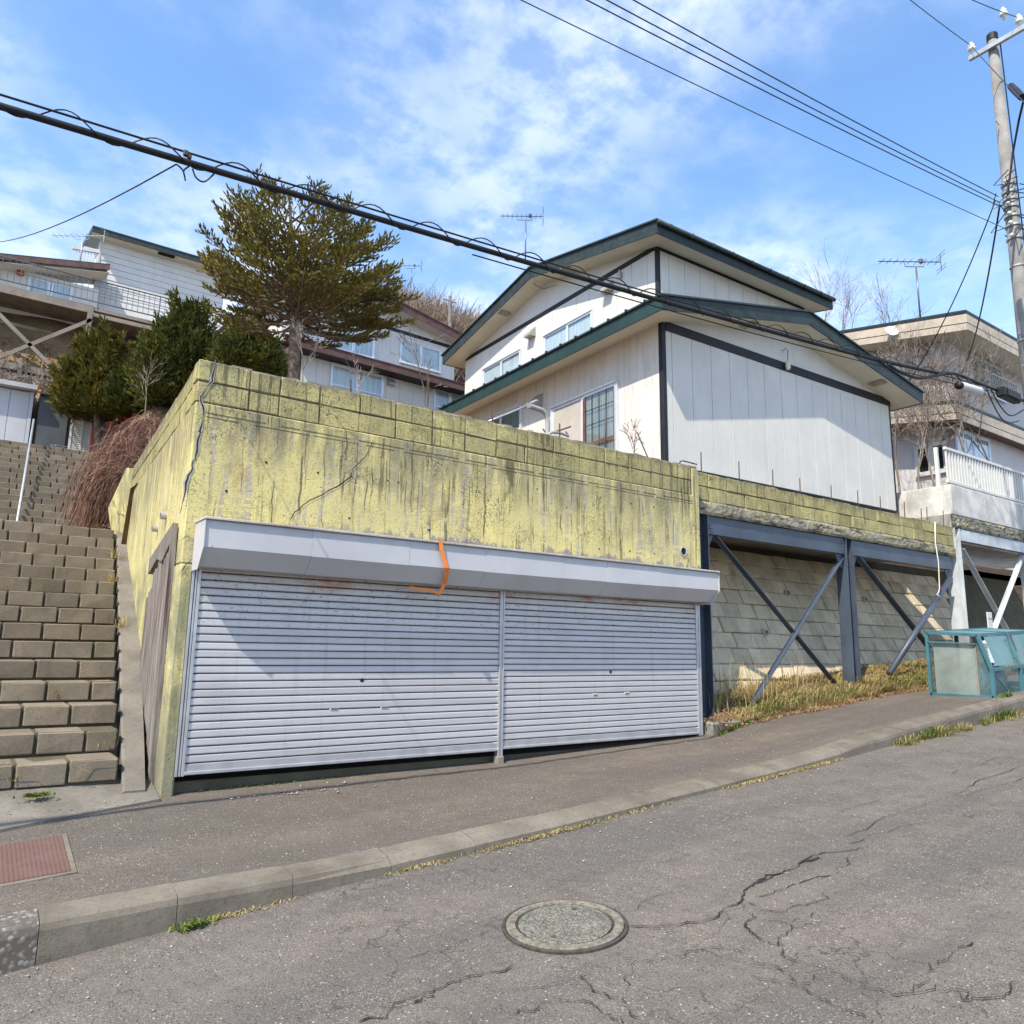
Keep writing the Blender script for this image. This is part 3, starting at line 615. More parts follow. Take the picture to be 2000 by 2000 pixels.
# ================================================================== garage
gx0, gx1, gy = 1.41, 7.85, 6.70
ga = thing('garage', 'yellow painted concrete double garage with closed grey roller shutters', 'garage', (gx0, gy, .3))
J = [1.857, 2.131, 2.52, 2.924, 3.322, 3.745, 4.143, 4.551, 4.943, 5.356, 5.746, 6.156, 6.55, 6.959, 7.343, 7.70]
# front slab, cut to a slightly uneven lower edge above the hood
MB().cbox((gx0, gy, 2.16), (gx1, gy+.2, 3.561), .012).build('front_wall', M['yellow'], ga)
MB().cbox((gx1-.13, gy-.004, 2.17), (gx1+.004, gy+.22, 3.93), .012).build('corner_post', M['yellow'], ga)
MB().cbox((gx0-.002, gy-.004, .15), (1.515, gy+.24, 2.158), .015).build('pilaster', M['yellow'], ga)
MB().cbox((gx0+.03, gy+.012, 3.555), (gx1-.1, gy+.18, 3.93), .01).build('mortar_core', M['stepdark'], ga)
ex = [gx0]+J
for a, b in zip(ex[:-1], ex[1:]):
    for z0, z1 in ((3.567, 3.752), (3.760, 3.945)):
        dy = random.uniform(0, .008); dz = random.uniform(-.006, .01) if z1 > 3.9 else 0
        MB().cbox((a+random.uniform(.001, .006), gy+dy, z0+random.uniform(-.003, .002)), (b-random.uniform(.001, .006), gy+.19, z1+dz), random.uniform(.004, .012)).jit(.004).build('concrete_block', M['yblock'], ga)
# crumbled mortar crust on top
cr = MB(); x = gx0+.05
while x < gx1-.1:
    wd = random.uniform(.05, .22); h = random.uniform(.004, .03); cr.prism([(x, gy+.02, 3.94), (x+wd, gy+.015, 3.94), (x+wd*.9, gy+.16, 3.94), (x+.02, gy+.17, 3.94)], (random.uniform(-.01, .01), 0, h)); x += wd*random.uniform(.7, 1.1)
cr.build('mortar_crust', M['conc'], ga)
# formwork ledge line below the blocks
for (z, o_) in ((3.475, .003), (3.44, .002)):
    mb = MB(); x = gx0+.1
    while x < gx1-.2:
        wd = random.uniform(.12, .6); mb.prism([(x, gy-o_, z-.003), (x+wd, gy-o_, z-.003+random.uniform(-.004, .004)), (x+wd, gy-o_, z+.002), (x, gy-o_, z+.003)], (0, .01, 0)); x += wd+random.uniform(.01, .14)
    mb.build('formwork_line', M['stepdark'], ga)
# side wall, turning very slightly away
sdir = math.tan(math.radians(4.2)); SY1 = 12.9; RK = .034
def sw(y): return gx0+sdir*(y-gy)
zs_ = 3.555+RK*(SY1-gy); MB().add([(sw(gy+.01)+.003, gy+.01, .15), (sw(SY1), SY1, .15), (sw(SY1)+.10, SY1, .15), (sw(gy)+.095, gy+.01, .15), (sw(gy+.01)+.003, gy+.01, 3.555), (sw(SY1), SY1, zs_), (sw(SY1)+.10, SY1, zs_), (sw(gy)+.095, gy+.01, 3.555)], [(0,1,2,3),(4,5,6,7),(0,1,5,4),(1,2,6,5),(2,3,7,6),(3,0,4,7)]).build('side_wall', M['yellow'], ga)
MB().prism([(sw(gy)+.02, gy+.1, 3.55), (sw(SY1)+.02, SY1-.02, zs_), (sw(SY1)+.18, SY1-.02, zs_), (sw(gy)+.2, gy+.1, 3.55)], (0, 0, .37)).build('side_mortar_core', M['stepdark'], ga)
y = gy+.205; k = 0
while y < SY1-.1:
    y2 = min(y+.398, SY1)
    for z0, z1 in ((3.567, 3.752), (3.760, 3.945)):
        mb = MB().cbox((0, .004, 0), (.19, y2-y-.004, z1-z0), .008).jit(.004); o = mb.mesh('concrete_block', M['yblock'])
        piece('concrete_block', o, ga, (sw(y)+random.uniform(0, .008), y, z0+RK*(y-gy)), (math.atan(RK), 0, -math.radians(4.2)))
    y = y2
# flared end panel
fp = [oY(px, py, yy_) for px, py, yy_ in ((247, 914, 12.78), (262, 914, 12.62), (266, 1062, 12.62), (217, 1040, 12.98), (211, 992, 13.02))]
MB().prism(fp, (.05, .05, 0)).build('end_panel', M['yellow'], ga)
# timber boarding on the side
tb = [(7.10+.105*i) for i in range(0, 14)]
for i, y in enumerate(tb):
    zt = 2.46-.03*i+random.uniform(-.03, .03)-(.10 if i > 9 else 0); zb = .28+.62*(y-7.1)
    MB().cbox((sw(y)-.035+random.uniform(-.006, .006), y+.003, zb), (sw(y)-.008, y+.102, zt), .004).build('side_board', M['board'], ga)
MB().prism([(sw(6.98)-.055, 6.98, 2.53), (sw(8.5)-.055, 8.5, 2.36), (sw(8.5)-.055, 8.5, 2.20), (sw(7.9)-.055, 7.9, 2.30), (sw(7.5)-.055, 7.5, 2.24), (sw(7.06)-.055, 7.06, 2.36), (sw(7.06)-.055, 7.06, .34), (sw(6.98)-.055, 6.98, .32)], (.045, 0, 0)).build('board_frame', M['board'], ga)
for (px, py, r) in ((309.5, 1006.5, .035), (284, 1031, .032)):
    P = oX(px, py, 1.43); P[0] = sw(P[1]); MB().lathe(P, [(r, -.02), (r, .055), (r*.75, .055), (r*.75, .0)], 14, (-1, 0, 0)).build('drain_pipe', M['alu'], ga)
P = oY(1334, 1077, gy); MB().lathe(P, [(.060, -.06), (.060, .014), (.048, .014), (.048, -.05)], 20, (0, -1, 0)).build('weep_pipe', M['alu'], ga); MB().lathe(P, [(.047, -.03), (.047, .004), (.001, .004)], 20, (0, -1, 0)).build('weep_hole', M['darkgap'], ga)
# tie holes
for px, py in ((520, 903), (621, 923), (695, 942), (757, 938), (778, 942), (930, 958), (1049, 955), (1107, 991), (1173, 972), (1232, 983), (1277, 990), (1230, 1076), (1278, 1081), (1170, 1072), (442, 959), (682, 1012), (838, 1035)):
    P = oY(px, py, gy); MB().lathe(P, [(random.uniform(.006, .016), -.01), (random.uniform(.007, .014), .002), (.001, .002)], random.choice([5, 6, 7]), (0, -1, .2)).build('tie_hole', M['darkgap'], ga)
# the long crack at the corner and the slanting one
gcr = [([(274, 84), (262, 180), (250, 250), (215, 300), (175, 370), (185, 430), (178, 520), (182, 640), (150, 660), (130, 780), (95, 830), (72, 900), (40, 1010), (25, 1120), (5, 1250)], .013), ([(1470, 690), (1400, 820), (1310, 900), (1290, 960), (1180, 1040), (1050, 1110), (960, 1170), (880, 1250), (830, 1300)], .007)]
for pts, wd in gcr:
    P3 = [oY(350+a/3.864, 680+b/3.864, gy-.0045) for a, b in pts]; st_ = rng.bit_generator.state; (crackmesh(P3, .034, (0, -1, 0), .0003, .010, 4).build('spalled_edge', M['flash'], ga) if wd > .01 else None); rng.bit_generator.state = st_; crackmesh(P3, wd, (0, -1, 0), .002, .010, 4).build('wall_crack', M['crack'], ga)
for pts in ([(1, 1460), (60, 1420), (110, 1450)], [(0, 1700), (50, 1640), (100, 1590)]):
    crackmesh([oY(350+a/3.864, 680+b/3.864, gy-.010) for a, b in pts], .007, (0, -1, 0), .001, .006, 4).build('wall_crack', M['crack'], ga)
# interior and threshold
it = MB().box((1.52, gy+.10, .1), (7.8, gy+.24, .40)); it.build('threshold', M['stepdark'], ga)  # dark colour paints in the shade of the gap under the shutters
MB().box((1.5, gy+.25, .05), (7.82, gy+.4, 2.6)).build('dark_interior', M['darkgap'], ga)  # near-black box, paints the darkness of the unlit garage
# shutters
prof = [(0, 0.0), (-.0095, .003), (-.0115, .010), (-.0105, .050), (-.0065, .0565), (-.001, .0585), (.004, .0600), (.004, .0)]
def slatmesh(L):
    mb = MB(); n = len(prof); mb.add([(x, yq, zq) for x in (0, L) for yq, zq in prof], [tuple(range(n)), tuple(range(n, 2*n))]+[(i, (i+1) % n, n+(i+1) % n, n+i) for i in range(n)]); return mb.mesh('slat', M['slat'])
for (xa, xb, lab) in ((1.578, 4.638, 'left'), (4.68, 7.735, 'right')):
    sh = MB().box((xa-.03, gy+.034, .47), (xb+.03, gy+.05, 2.3)).build('roller_shutter', M['darkgap'], ga)
    zb = .462 if lab == 'left' else .475
    MB().cbox((xa, gy+.008, zb), (xb, gy+.040, zb+.085), .006).add([], []).build('bottom_rail', M['alu'], sh)
    MB().cbox((xa, gy-.006, zb), (xb, gy+.012, zb+.028), .005).build('bottom_lip', M['alu'], sh)
    sm = slatmesh(xb-xa); z = zb+.092
    while z < 2.22:
        piece('slat', sm, sh, (xa, gy+.020+random.uniform(-.0015, .0015), z), (random.uniform(-.02, .02), 0, 0)); z += .0645
    xm = (xa+xb)/2
    for px, py in (((652, 1384), (751, 1381)) if lab == 'left' else ((1162, 1357), (1224, 1354))):
        P = oY(px, py, gy+.016); MB().cbox((P[0]-.042, gy+.008, P[2]-.014), (P[0]+.042, gy+.024, P[2]+.014), .004).build('handle_cup', M['soffit'], sh); MB().box((P[0]-.032, gy+.004, P[2]-.008), (P[0]+.032, gy+.012, P[2]+.006)).build('handle_slot', M['core'], sh)
    px, py = (706.5, 1328.5) if lab == 'left' else (1192, 1312.5); P = oY(px, py, gy+.016); MB().lathe((P[0], gy+.020, P[2]), [(.020, 0), (.020, .012), (.012, .014)], 12, (0, -1, 0)).build('lock', M['trim'], sh)
for nm, xa, xb in (('guide_rail', 1.508, 1.583), ('guide_rail', 7.722, 7.80)):
    mb = MB().cbox((xa, gy-.004, .455), (xa+.022, gy+.05, 2.16), .003).cbox((xa+.028, gy-.000, .455), (xa+.046, gy+.05, 2.16), .003).cbox((xa+.05, gy-.004, .455), (xb, gy+.05, 2.16), .003); mb.build(nm, M['alu'], ga)
MB().cbox((4.632, gy-.012, .41), (4.650, gy+.06, 2.16), .003).cbox((4.652, gy-.006, .41), (4.672, gy+.06, 2.16), .003).cbox((4.674, gy-.012, .41), (4.692, gy+.06, 2.16), .003).build('centre_post', M['alu'], ga)
MB().cbox((4.615, gy-.028, .30), (4.70, gy+.06, .41), .008).build('post_foot', M['rusty'], ga)
# hood in overlapping panels
hx_ = [1.505, 2.407, 3.361, 4.237, 5.235, 5.888, 6.756, 7.80]
for i, (a, b) in enumerate(zip(hx_[:-1], hx_[1:])):
    e = .0025 if i % 2 else 0; yf = 6.38-e; sag = -.012*math.sin(math.pi*(a-1.5)/6.3)
    pr = [(yf+.006, 2.497), (yf, 2.487), (yf+.002, 2.275-e), (yf+.14, 2.128-e), (gy+.02, 2.128-e), (gy+.02, 2.122-e), (gy-.01, 2.497)]
    sb = -.012*math.sin(math.pi*(b-1.5)/6.3)
    mb = MB(); n = len(pr); mb.add([(a, q, zz+(sag if zz < 2.3 else 0)) for q, zz in pr]+[(b-.0015, q, zz+(sb if zz < 2.3 else 0)) for q, zz in pr], [tuple(range(n)), tuple(range(n, 2*n))]+[(k, (k+1) % n, n+(k+1) % n, n+k) for k in range(n)])
    mb.build('hood_panel', M['hood'], ga)
for xa in (1.498, 7.801):
    MB().prism([(xa, 6.366, 2.512), (xa, 6.366, 2.268), (xa, 6.50, 2.10), (xa, gy-.006, 2.10), (xa, gy-.006, 2.512)], (.006, 0, 0)).build('hood_end_plate', M['hood'], ga)
MB().cbox((1.49, 6.355, 2.499), (7.815, gy-.003, 2.520), .004).build('hood_flashing', M['flash'], ga)
mb = MB(); x = 1.6
while x < 7.7:
    wd = random.uniform(.05, .35); mb.prism([(x, gy-random.uniform(.03, .10), 2.518), (x+wd, gy-random.uniform(.03, .10), 2.518), (x+wd, gy-.002, 2.518), (x, gy-.002, 2.518)], (0, 0, random.uniform(.008, .035))); x += wd+random.uniform(-.02, .12)
mb.build('mortar_debris', M['conc'], ga)
# orange strap hanging over the hood
sp = [oY(859, 1067, 6.362), oY(865, 1084, 6.360), oY(871, 1108, 6.360), (0, 0, 0)]
xs_ = oY(861, 1070, 6.352)[0]; P = [np.array((xs_-.01, 6.44, 2.524)), np.array((xs_-.005, 6.352, 2.523)), oY(862, 1074, 6.352), oY(873, 1109, 6.352), oY(873, 1118, 6.39), oY(868, 1140, 6.46), oY(860, 1158, 6.47), oY(857, 1161, 6.47)]
wv = np.array([.0215, 0, .004]); V = [];
for i, q in enumerate(P): V += [q-wv, q+wv]
mb = MB().add(V, [(2*i, 2*i+1, 2*i+3, 2*i+2) for i in range(len(P)-1)])
Q = [oY(856, 1159, 6.475), oY(840, 1154, 6.52), oY(800, 1147, 6.56)]; V = []
for q in Q: V += [q-np.array([0, 0, .012]), q+np.array([0, 0, .012])]
mb.add(V, [(2*i, 2*i+1, 2*i+3, 2*i+2) for i in range(len(Q)-1)])
so = mb.build('strap', M['orange'], None, P[0]); tag(so, 'orange plastic strap hanging over the white shutter hood', 'strap')
sm_ = so.modifiers.new('thick', 'SOLIDIFY'); sm_.thickness = .003

# ================================================================== parapet on steel frame
py_ = 6.86
pw = thing('parapet_wall', 'low yellow painted block parapet wall right of the garage on a steel frame', 'wall', (gx1+.05, py_, 3.37))
def roughface(x0, x1, z0, z1, y, dep, name, mat, par, sx=.05, sz=.037, back=True):
    nx = int((x1-x0)/sx); nz = max(3, int((z1-z0)/sz)); V = []; 
    for j in range(nz+1):
        for i in range(nx+1): e = 0 if j in (0, nz) else 1; V.append((x0+(x1-x0)*i/nx, y-e*dep*(rng.uniform(0, 1)**2)+(.012 if not e else 0), z0+(z1-z0)*j/nz+e*rng.uniform(-.01, .01)))
    n = len(V); Fc = [(j*(nx+1)+i, j*(nx+1)+i+1, (j+1)*(nx+1)+i+1, (j+1)*(nx+1)+i) for j in range(nz) for i in range(nx)]
    mb = MB().add(V, Fc)
    if back: mb.box((x0, y+.02, z0), (x1, y+.24, z1))
    mb.build(name, M[mat], par)
roughface(gx1+.012, 15.38, 3.375, 3.562, py_+.004, .009, 'edge_beam', 'edge', pw)
MB().box((gx1+.02, py_+.25, 3.38), (15.36, 8.95, 3.52)).build('deck_slab', M['concstain'], pw)
MB().cbox((gx1+.02, py_+.03, 3.555), (15.36, py_+.18, 3.945), .01).build('mortar_core', M['stepdark'], pw)
c7 = lambda x, y: (1350+x/3.864, 950+y/3.864)
x = gx1+.016; i = 0
while x < 15.3:
    x2 = min(x+.398, 15.38)
    for z0, z1 in ((3.566, 3.760), (3.768, 3.960)):
        MB().cbox((x+.005, py_+random.uniform(.008, .02), z0+random.uniform(-.003, .003)), (x2-.005, py_+.19, z1+(random.uniform(-.012, .008) if z1 > 3.9 else 0)), random.uniform(.005, .012)).jit(.005).build('concrete_block', M['yblock'], pw)
    x = x2
# rods
rods = [(1370, 925, 883), (1444, 936, 901), (1510, 953, 917), (1563, 966, 934), (1624, 979, 948), (1676, 990, 958), (1720, 1001, 970), (1767, 1010, 980), (1800, 1015, 993), (1811, 1018, 990), (1843, 1022, 997)]
for px, pb, pt in rods:
    a = oY(px, pb, py_+.09); b = oY(px-1, pt, py_+.09); r = MB().tube([(a[0], py_+.09, 3.80), (a[0], py_+.09, a[2]), b], .0085, 6).build('rebar_rod', M['rebar'], pw, smooth=True)
for px, pb, pt, dx in ((1093, 860, 827, 0), (1182, 872, 817, 2), (1265, 893, 844, -21), (962, 818, 800, -1), (835, 800, 740, 2), (685, 770, 741, 0)):
    a = oY(px, pb, gy+.1); b = oY(px+dx, pt, gy+.1); MB().tube([(a[0], gy+.1, 3.80), a, b], .0085, 6).build('rebar_rod', M['rebar'], ga, smooth=True)
a = oY(1328, 905, gy+.1); MB().tube([oY(1326, 908, gy+.1), oY(1329, 901, gy+.1), oY(1334, 900, gy+.1), oY(1361, 907, gy+.14)], .009, 6).build('rebar_rod', M['rebar'], ga, smooth=True)

# steel frame
sf = thing('steel_frame', 'dark blue-grey steel frame with crossed braces under the yellow parapet', 'steel frame', (8.25, 6.9, .6))
def hcol(x, zb, zt, y, nm='column', mat='steel', w_=.17):
    t = .014
    mb = MB().box((x-w_/2, y-w_/2, zb), (x-w_/2+t, y+w_/2, zt)).box((x+w_/2-t, y-w_/2, zb), (x+w_/2, y+w_/2, zt)).box((x-w_/2+t, y-.006, zb), (x+w_/2-t, y+.006, zt)); return mb.build(nm, M[mat], sf if mat == 'steel' else nf)
SFY = 6.98
hcol(8.10, .45, 3.37, SFY, w_=.24); hcol(11.74, .85, 3.37, SFY, w_=.20)
for a, b in ((8.22, 11.63), (11.85, 15.28)):
    MB().box((a, SFY-.07, 3.115), (b, SFY+.07, 3.131)).box((a, SFY-.07, 3.350), (b, SFY+.07, 3.366)).box((a, SFY-.07, 3.131), (b, SFY-.055, 3.350)).build('beam', M['steel'], sf)
    MB().cbox((a, SFY-.085, 3.14), (a+.012, SFY+.05, 3.34), .002).build('end_plate', M['steel'], sf)
for (a, b) in (((1398, 1048), (1632, 1335)), ((1648, 1084), (1458, 1393))):
    A = oY(a[0], a[1], SFY-.02); B = oY(b[0], b[1], SFY-.02 if b[0] > 1500 else SFY-.10)
    MB().bar(A, B, .075, .010).bar(A+np.array([0, .03, .0]), B+np.array([0, .03, 0]), .010, .06).build('brace', M['steel'], sf)
A = oY(1677, 1090, SFY-.02); B = oY(1815, 1265, SFY+.02); MB().bar(A, B, .11, .012).bar(A+np.array([0, .03, 0]), B+np.array([0, .03, 0]), .012, .07).build('brace', M['steel'], sf)
A = oY(1856, 1130, SFY-.05); B = oY(1737, 1315, SFY-.10); MB().tube([A, B], .052, 14).build('brace', M['steel'], sf, smooth=True)
for px, py in ((1388, 1024), (1388, 1031), (1646, 1060), (1646, 1067), (1646, 1074)):
    P = oY(px, py, SFY-.085); MB().lathe(P, [(.014, 0), (.014, .014), (.006, .016)], 6, (0, -1, 0)).build('bolt', M['steel'], sf)
for x_, z_ in ((8.22, 3.115), (11.62, 3.115), (11.86, 3.115), (15.26, 3.115)):
    s_ = 1 if x_ in (8.22, 11.86) else -1; MB().prism([(x_, SFY-.03, z_), (x_+s_*.20, SFY-.03, z_), (x_+s_*.09, SFY-.03, z_-.20), (x_, SFY-.03, z_-.24)], (0, .010, 0)).build('gusset_plate', M['steel'], sf)
    for k in range(2): MB().lathe((x_+s_*(.05+.045*k), SFY-.031, z_-.05-.06*k), [(.011, 0), (.011, .012), (.005, .014)], 6, (0, -1, 0)).build('bolt', M['steel'], sf)
for x_, z_ in ((8.10, .62), (11.74, .93)): MB().cbox((x_-.17, SFY-.17, z_), (x_+.17, SFY+.12, z_+.02), .003).build('base_plate', M['rusty'], sf)
MB().cbox((7.88, 6.62, .40), (8.72, 7.1, .62), .02).build('footing', M['conc'], sf)
MB().cbox((11.5, 6.72, .6), (12.0, 7.2, .93), .02).build('footing', M['conc'], sf)
# rope
rp = [oY(1826, 1020, 6.80), oY(1827, 1060, 6.80), oY(1833, 1100, 6.80), oY(1835, 1150, 6.82), oY(1833, 1158, 6.83), oY(1829, 1160, 6.83), oY(1838, 1168, 6.82)]
so = MB().tube(rp, .011, 6).build('rope', M['soffit'], None, rp[0], smooth=True); tag(so, 'thin white rope hanging from the parapet to a steel brace', 'rope')

# ------------------------------------------------------------------ battered block retaining wall
BT, WY, WZ = .45, 7.25, .60
rw = thing('retaining_wall', 'sloping retaining wall of weathered concrete blocks behind the steel frame', 'retaining wall', (11, WY, WZ))
def wp(x, z): return np.array([x, WY+BT*(z-WZ), z])
X0w, X1w, ZT = 7.6, 22.0, 3.42
MB().prism([wp(X0w, .0)+[0, .03, 0], wp(X1w, .0)+[0, .03, 0], wp(X1w, ZT)+[0, .03, 0], wp(X0w, ZT)+[0, .03, 0]], (0, .4, 0)).build('mortar_bed', M['stepdark'], rw)
ang = math.atan(BT)
rbm = [MB().cbox((0, -.04-dd, 0), (.385, .05, .252), cc).mesh('retaining_block', M['retain']) for dd, cc in ((0, .008), (.006, .012), (-.006, .010), (.012, .016))]
zr = .36; row = 0; nb = 0
while zr < ZT-.1:
    x = X0w+(.2 if row % 2 else 0)+random.uniform(-.02, .02)
    while x < 17.6:
        if nb < 298 and x > 7.9:
            piece('retaining_block', random.choice(rbm), rw, wp(x, zr)+np.array([0, random.uniform(-.006, .006), random.uniform(-.004, .004)]), (-ang, random.uniform(-.008, .008), random.uniform(-.012, .012))); nb += 1
        x += .395
    zr += .262*math.cos(ang); row += 1
for px, py in ((1489, 1235), (1531, 1158), (1805, 1185), (1683, 1171), (1438, 1357)):
    d = ray(px, py); t = (WY+BT*(CAMZ-WZ))/(d[1]-BT*d[2]); P = C0+d*t; MB().lathe(P, [(.055, -.05), (.055, .11), (.040, .11), (.040, .02)], 14, (-.25, -1, -.05)).build('weep_pipe', M['flash'], rw)

# ================================================================== window helper
def window(par, O, U, N, w_, h_, cols=2, rows=1, fm='frame', bar=.045, cur='curtain', curd=None, panes=None, dep=.055, name='window'):
    O = np.array(O, float); U = np.array(U, float); N = np.array(N, float); Z = np.array([0, 0, 1.0])
    def bx(mb, u0, u1, z0, z1, n0, n1):
        P = O+U*u0+Z*z0+N*n0; return mb.prism([P, P+U*(u1-u0), P+U*(u1-u0)+Z*(z1-z0), P+Z*(z1-z0)], N*(n1-n0))
    fr = MB(); bx(fr, -.03, w_+.03, -.035, 0, -.01, dep+.03); bx(fr, -.02, w_+.02, h_, h_+.03, -.01, dep+.015); bx(fr, -.03, 0, 0, h_, -.01, dep); bx(fr, w_, w_+.03, 0, h_, -.01, dep)
    fo = fr.build(name, M[fm], par)
    cw = w_/cols
    for i in range(cols):
        off = .012 if i % 2 else 0.0
        sb = MB(); u0 = i*cw; u1 = u0+cw
        bx(sb, u0, u0+bar, 0, h_, .012+off, .036+off); bx(sb, u1-bar, u1, 0, h_, .012+off, .036+off); bx(sb, u0+bar, u1-bar, 0, bar*1.2, .012+off, .036+off); bx(sb, u0+bar, u1-bar, h_-bar, h_, .012+off, .036+off)
        for r in range(1, rows): bx(sb, u0+bar, u1-bar, h_*r/rows-bar*.4, h_*r/rows+bar*.4, .012+off, .036+off)
        sb.build('sash', M[fm], fo)
        pm = (panes[i] if panes else 'glass'); pn = MB(); bx(pn, u0+bar, u1-bar, bar*1.2, h_-bar, .022+off, .026+off); pn.build('pane', M[pm], fo)
    if cur:
        cu = MB(); bx(cu, .01, w_-.01, .005, h_-.005, .003, .007); cu.build('curtain', M[cur], fo)
    return fo

# ================================================================== white house (main)
HF = Fr((8.45, 7.86, 0), -1.5)
ho = thing('white_house', 'white two-storey house with dark green and black roof edges above the garage', 'house', HF.o, HF.a, local=True)
W1, BZ, TZ = 6.46, 4.32, 6.60   # lower front width, base, wall top
D1 = 6.1
U0 = (1.95, 1.99); W2 = 4.75; D2 = 7.5; TZ2 = 9.48
MB().box((.02, .02, 3.4), (W1-.02, D1, TZ+.05)).build('lower_wall', M['core'], ho)
MB().box((U0[0]+.02, U0[1]+.02, 3.6), (U0[0]+W2-.02, U0[1]+D2, TZ2+.05)).build('upper_wall', M['core'], ho)
MB().box((.05, .05, 3.35), (W1-.05, D1, BZ-.02)).build('foundation', M['conc'], ho)
MB().box((.0, -.012, BZ-.03), (W1, .0, BZ-.005)).build('base_flashing', M['trim'], ho)
xs = [0.06, .20]+[.20+.455*i for i in range(1, 14)]+[W1-.035]
for a, b in zip(xs[:-1], xs[1:]): MB().cbox((a+.0045, -.014, BZ), (b-.0045, .0195, TZ-.10), .003).build('siding_panel', M['siding'], ho)
# left wall, mouldy panels
ys = [.06, .97, 1.88, 2.79, 3.70, 4.61, 5.52, 6.1]
for a, b in zip(ys[:-1], ys[1:]): MB().cbox((-.014, a+.003, BZ-.3), (.0195, b-.003, TZ+.10), .003).build('siding_panel', M['sidingdirty'], ho)
# trims of lower storey
MB().cbox((-.022, -.024, 3.9), (.062, -.0, 6.66), .004).cbox((-.024, .001, 3.9), (-.002, .06, 6.66), .004).build('corner_trim', M['trim'], ho)
MB().cbox((W1-.035, -.022, BZ), (W1+.01, .03, TZ-.1), .004).build('corner_trim', M['trim'], ho)
MB().cbox((.063, -.030, TZ-.10), (W1+.02, -.001, TZ+.055), .004).build('band_trim', M['trim'], ho)
# gable above the band
rx0, rx1, rxm, rzE, rzR = -.51, 6.86, 3.17, 6.745, 7.475
sl_ = (rzR-rzE)/(rxm-rx0); FH = .235
def lz(x): return rzE+sl_*(x-rx0) if x < rxm else rzR-sl_*(x-rxm)
pts = [(.02, TZ+.05), (W1-.02, TZ+.05), (W1-.02, lz(W1)-.10), (rxm, rzR-.12), (.02, lz(0)-.10)]
MB().prism([(x_, -.010, z_) for x_, z_ in pts], (0, .03, 0)).build('gable_panel', M['sidingplain'], ho)
# roof: skin, soffit, fascia boards
yb0, yb1 = -.50, 6.35
def slab(name, mat, pts_, ya, yb, t, par=None):
    mb = MB(); V = []; n = len(pts_)
    for y_ in (ya, yb): V += [(x_, y_, z_) for x_, z_ in pts_]+[(x_, y_, z_-t) for x_, z_ in pts_]
    fs = []
    for i in range(n-1): fs += [(i, i+1, 2*n+i+1, 2*n+i), (n+i, n+i+1, 3*n+i+1, 3*n+i), (i, i+1, n+i+1, n+i), (2*n+i, 2*n+i+1, 3*n+i+1, 3*n+i)]
    fs += [(0, n, 3*n, 2*n), (n-1, 2*n-1, 4*n-1, 3*n-1)]; return mb.add(V, fs).build(name, mat, par or ho)
slab('roof', M['roofdark'], [(rx0-.03, rzE-.006+.02), (rxm, rzR+.02), (rx1+.03, rzE-.006+.02)], yb0-.03, yb1+.03, .03)
slab('soffit', M['soffit'], [(rx0+.02, lz(rx0)-FH+.03), (rxm, rzR-FH+.03), (rx1-.02, lz(rx1)-FH+.03)], yb0+.02, yb1-.02, .015)
MB().box((rx0, yb0, rzE-FH), (rx0+.02, yb1, rzE-.012)).build('fascia', M['fasciagreen'], ho)
MB().box((rx1-.02, yb0, rzE-FH), (rx1, yb1, rzE-.012)).build('fascia', M['fasciadark'], ho)
for a, b in ((rx0+.02, rxm-.001), (rxm+.001, rx1-.02)):
    MB().prism([(a, yb0, lz(a)-FH), (b, yb0, lz(b)-FH), (b, yb0, lz(b)-.012), (a, yb0, lz(a)-.012)], (0, .02, 0)).build('fascia', M['fasciadark'], ho)
for k in range(16):
    MB().box((rx0-.05, yb0+.3+k*.42, rzE-.005), (rx0+.05, yb0+.33+k*.42, rzE+.035)).build('roof_seam', M['roofdark'], ho)
# soffit vents
def sv(P, ax, nm='soffit_vent'):
    P = np.array(P); mb = MB(); mb.box(P-[.15, .15, .012], P+[.15, .15, -.004]); o = mb.build(nm, M['ventbrown'], ho)
    for k in range(5): MB().box(P+[-.12, -.12+k*.055, -.017], P+[.12, -.10+k*.055, -.0125]).build('slat', M['vent'], o)
for xv in (1.75, 5.7): sv((xv, -.26, lz(xv)-FH-.0 +.015), 0)
# small lamp bracket on the gable
MB().tube([(3.0, -.03, 6.86), (3.0, -.10, 6.88), (3.06, -.10, 6.86), (3.06, -.09, 6.66)], .008, 6).build('bracket', M['antenna'], ho); MB().lathe((3.06, -.09, 6.60), [(.03, -.10), (.045, -.06), (.045, .04), (.02, .06)], 10).build('lamp', M['soffit'], ho)
# lower left windows
c5 = lambda x, y: (850+x/3.864, 400+y/3.864)
window(ho, (-.014, 2.80, 4.15), (0, -1, 0), (-1, 0, 0), 1.78, 1.77, 2, 1, 'frame', .05, 'curtaindark', panes=['blind', 'glass'])
wf = MB()
for q in (.99, 1.0): pass
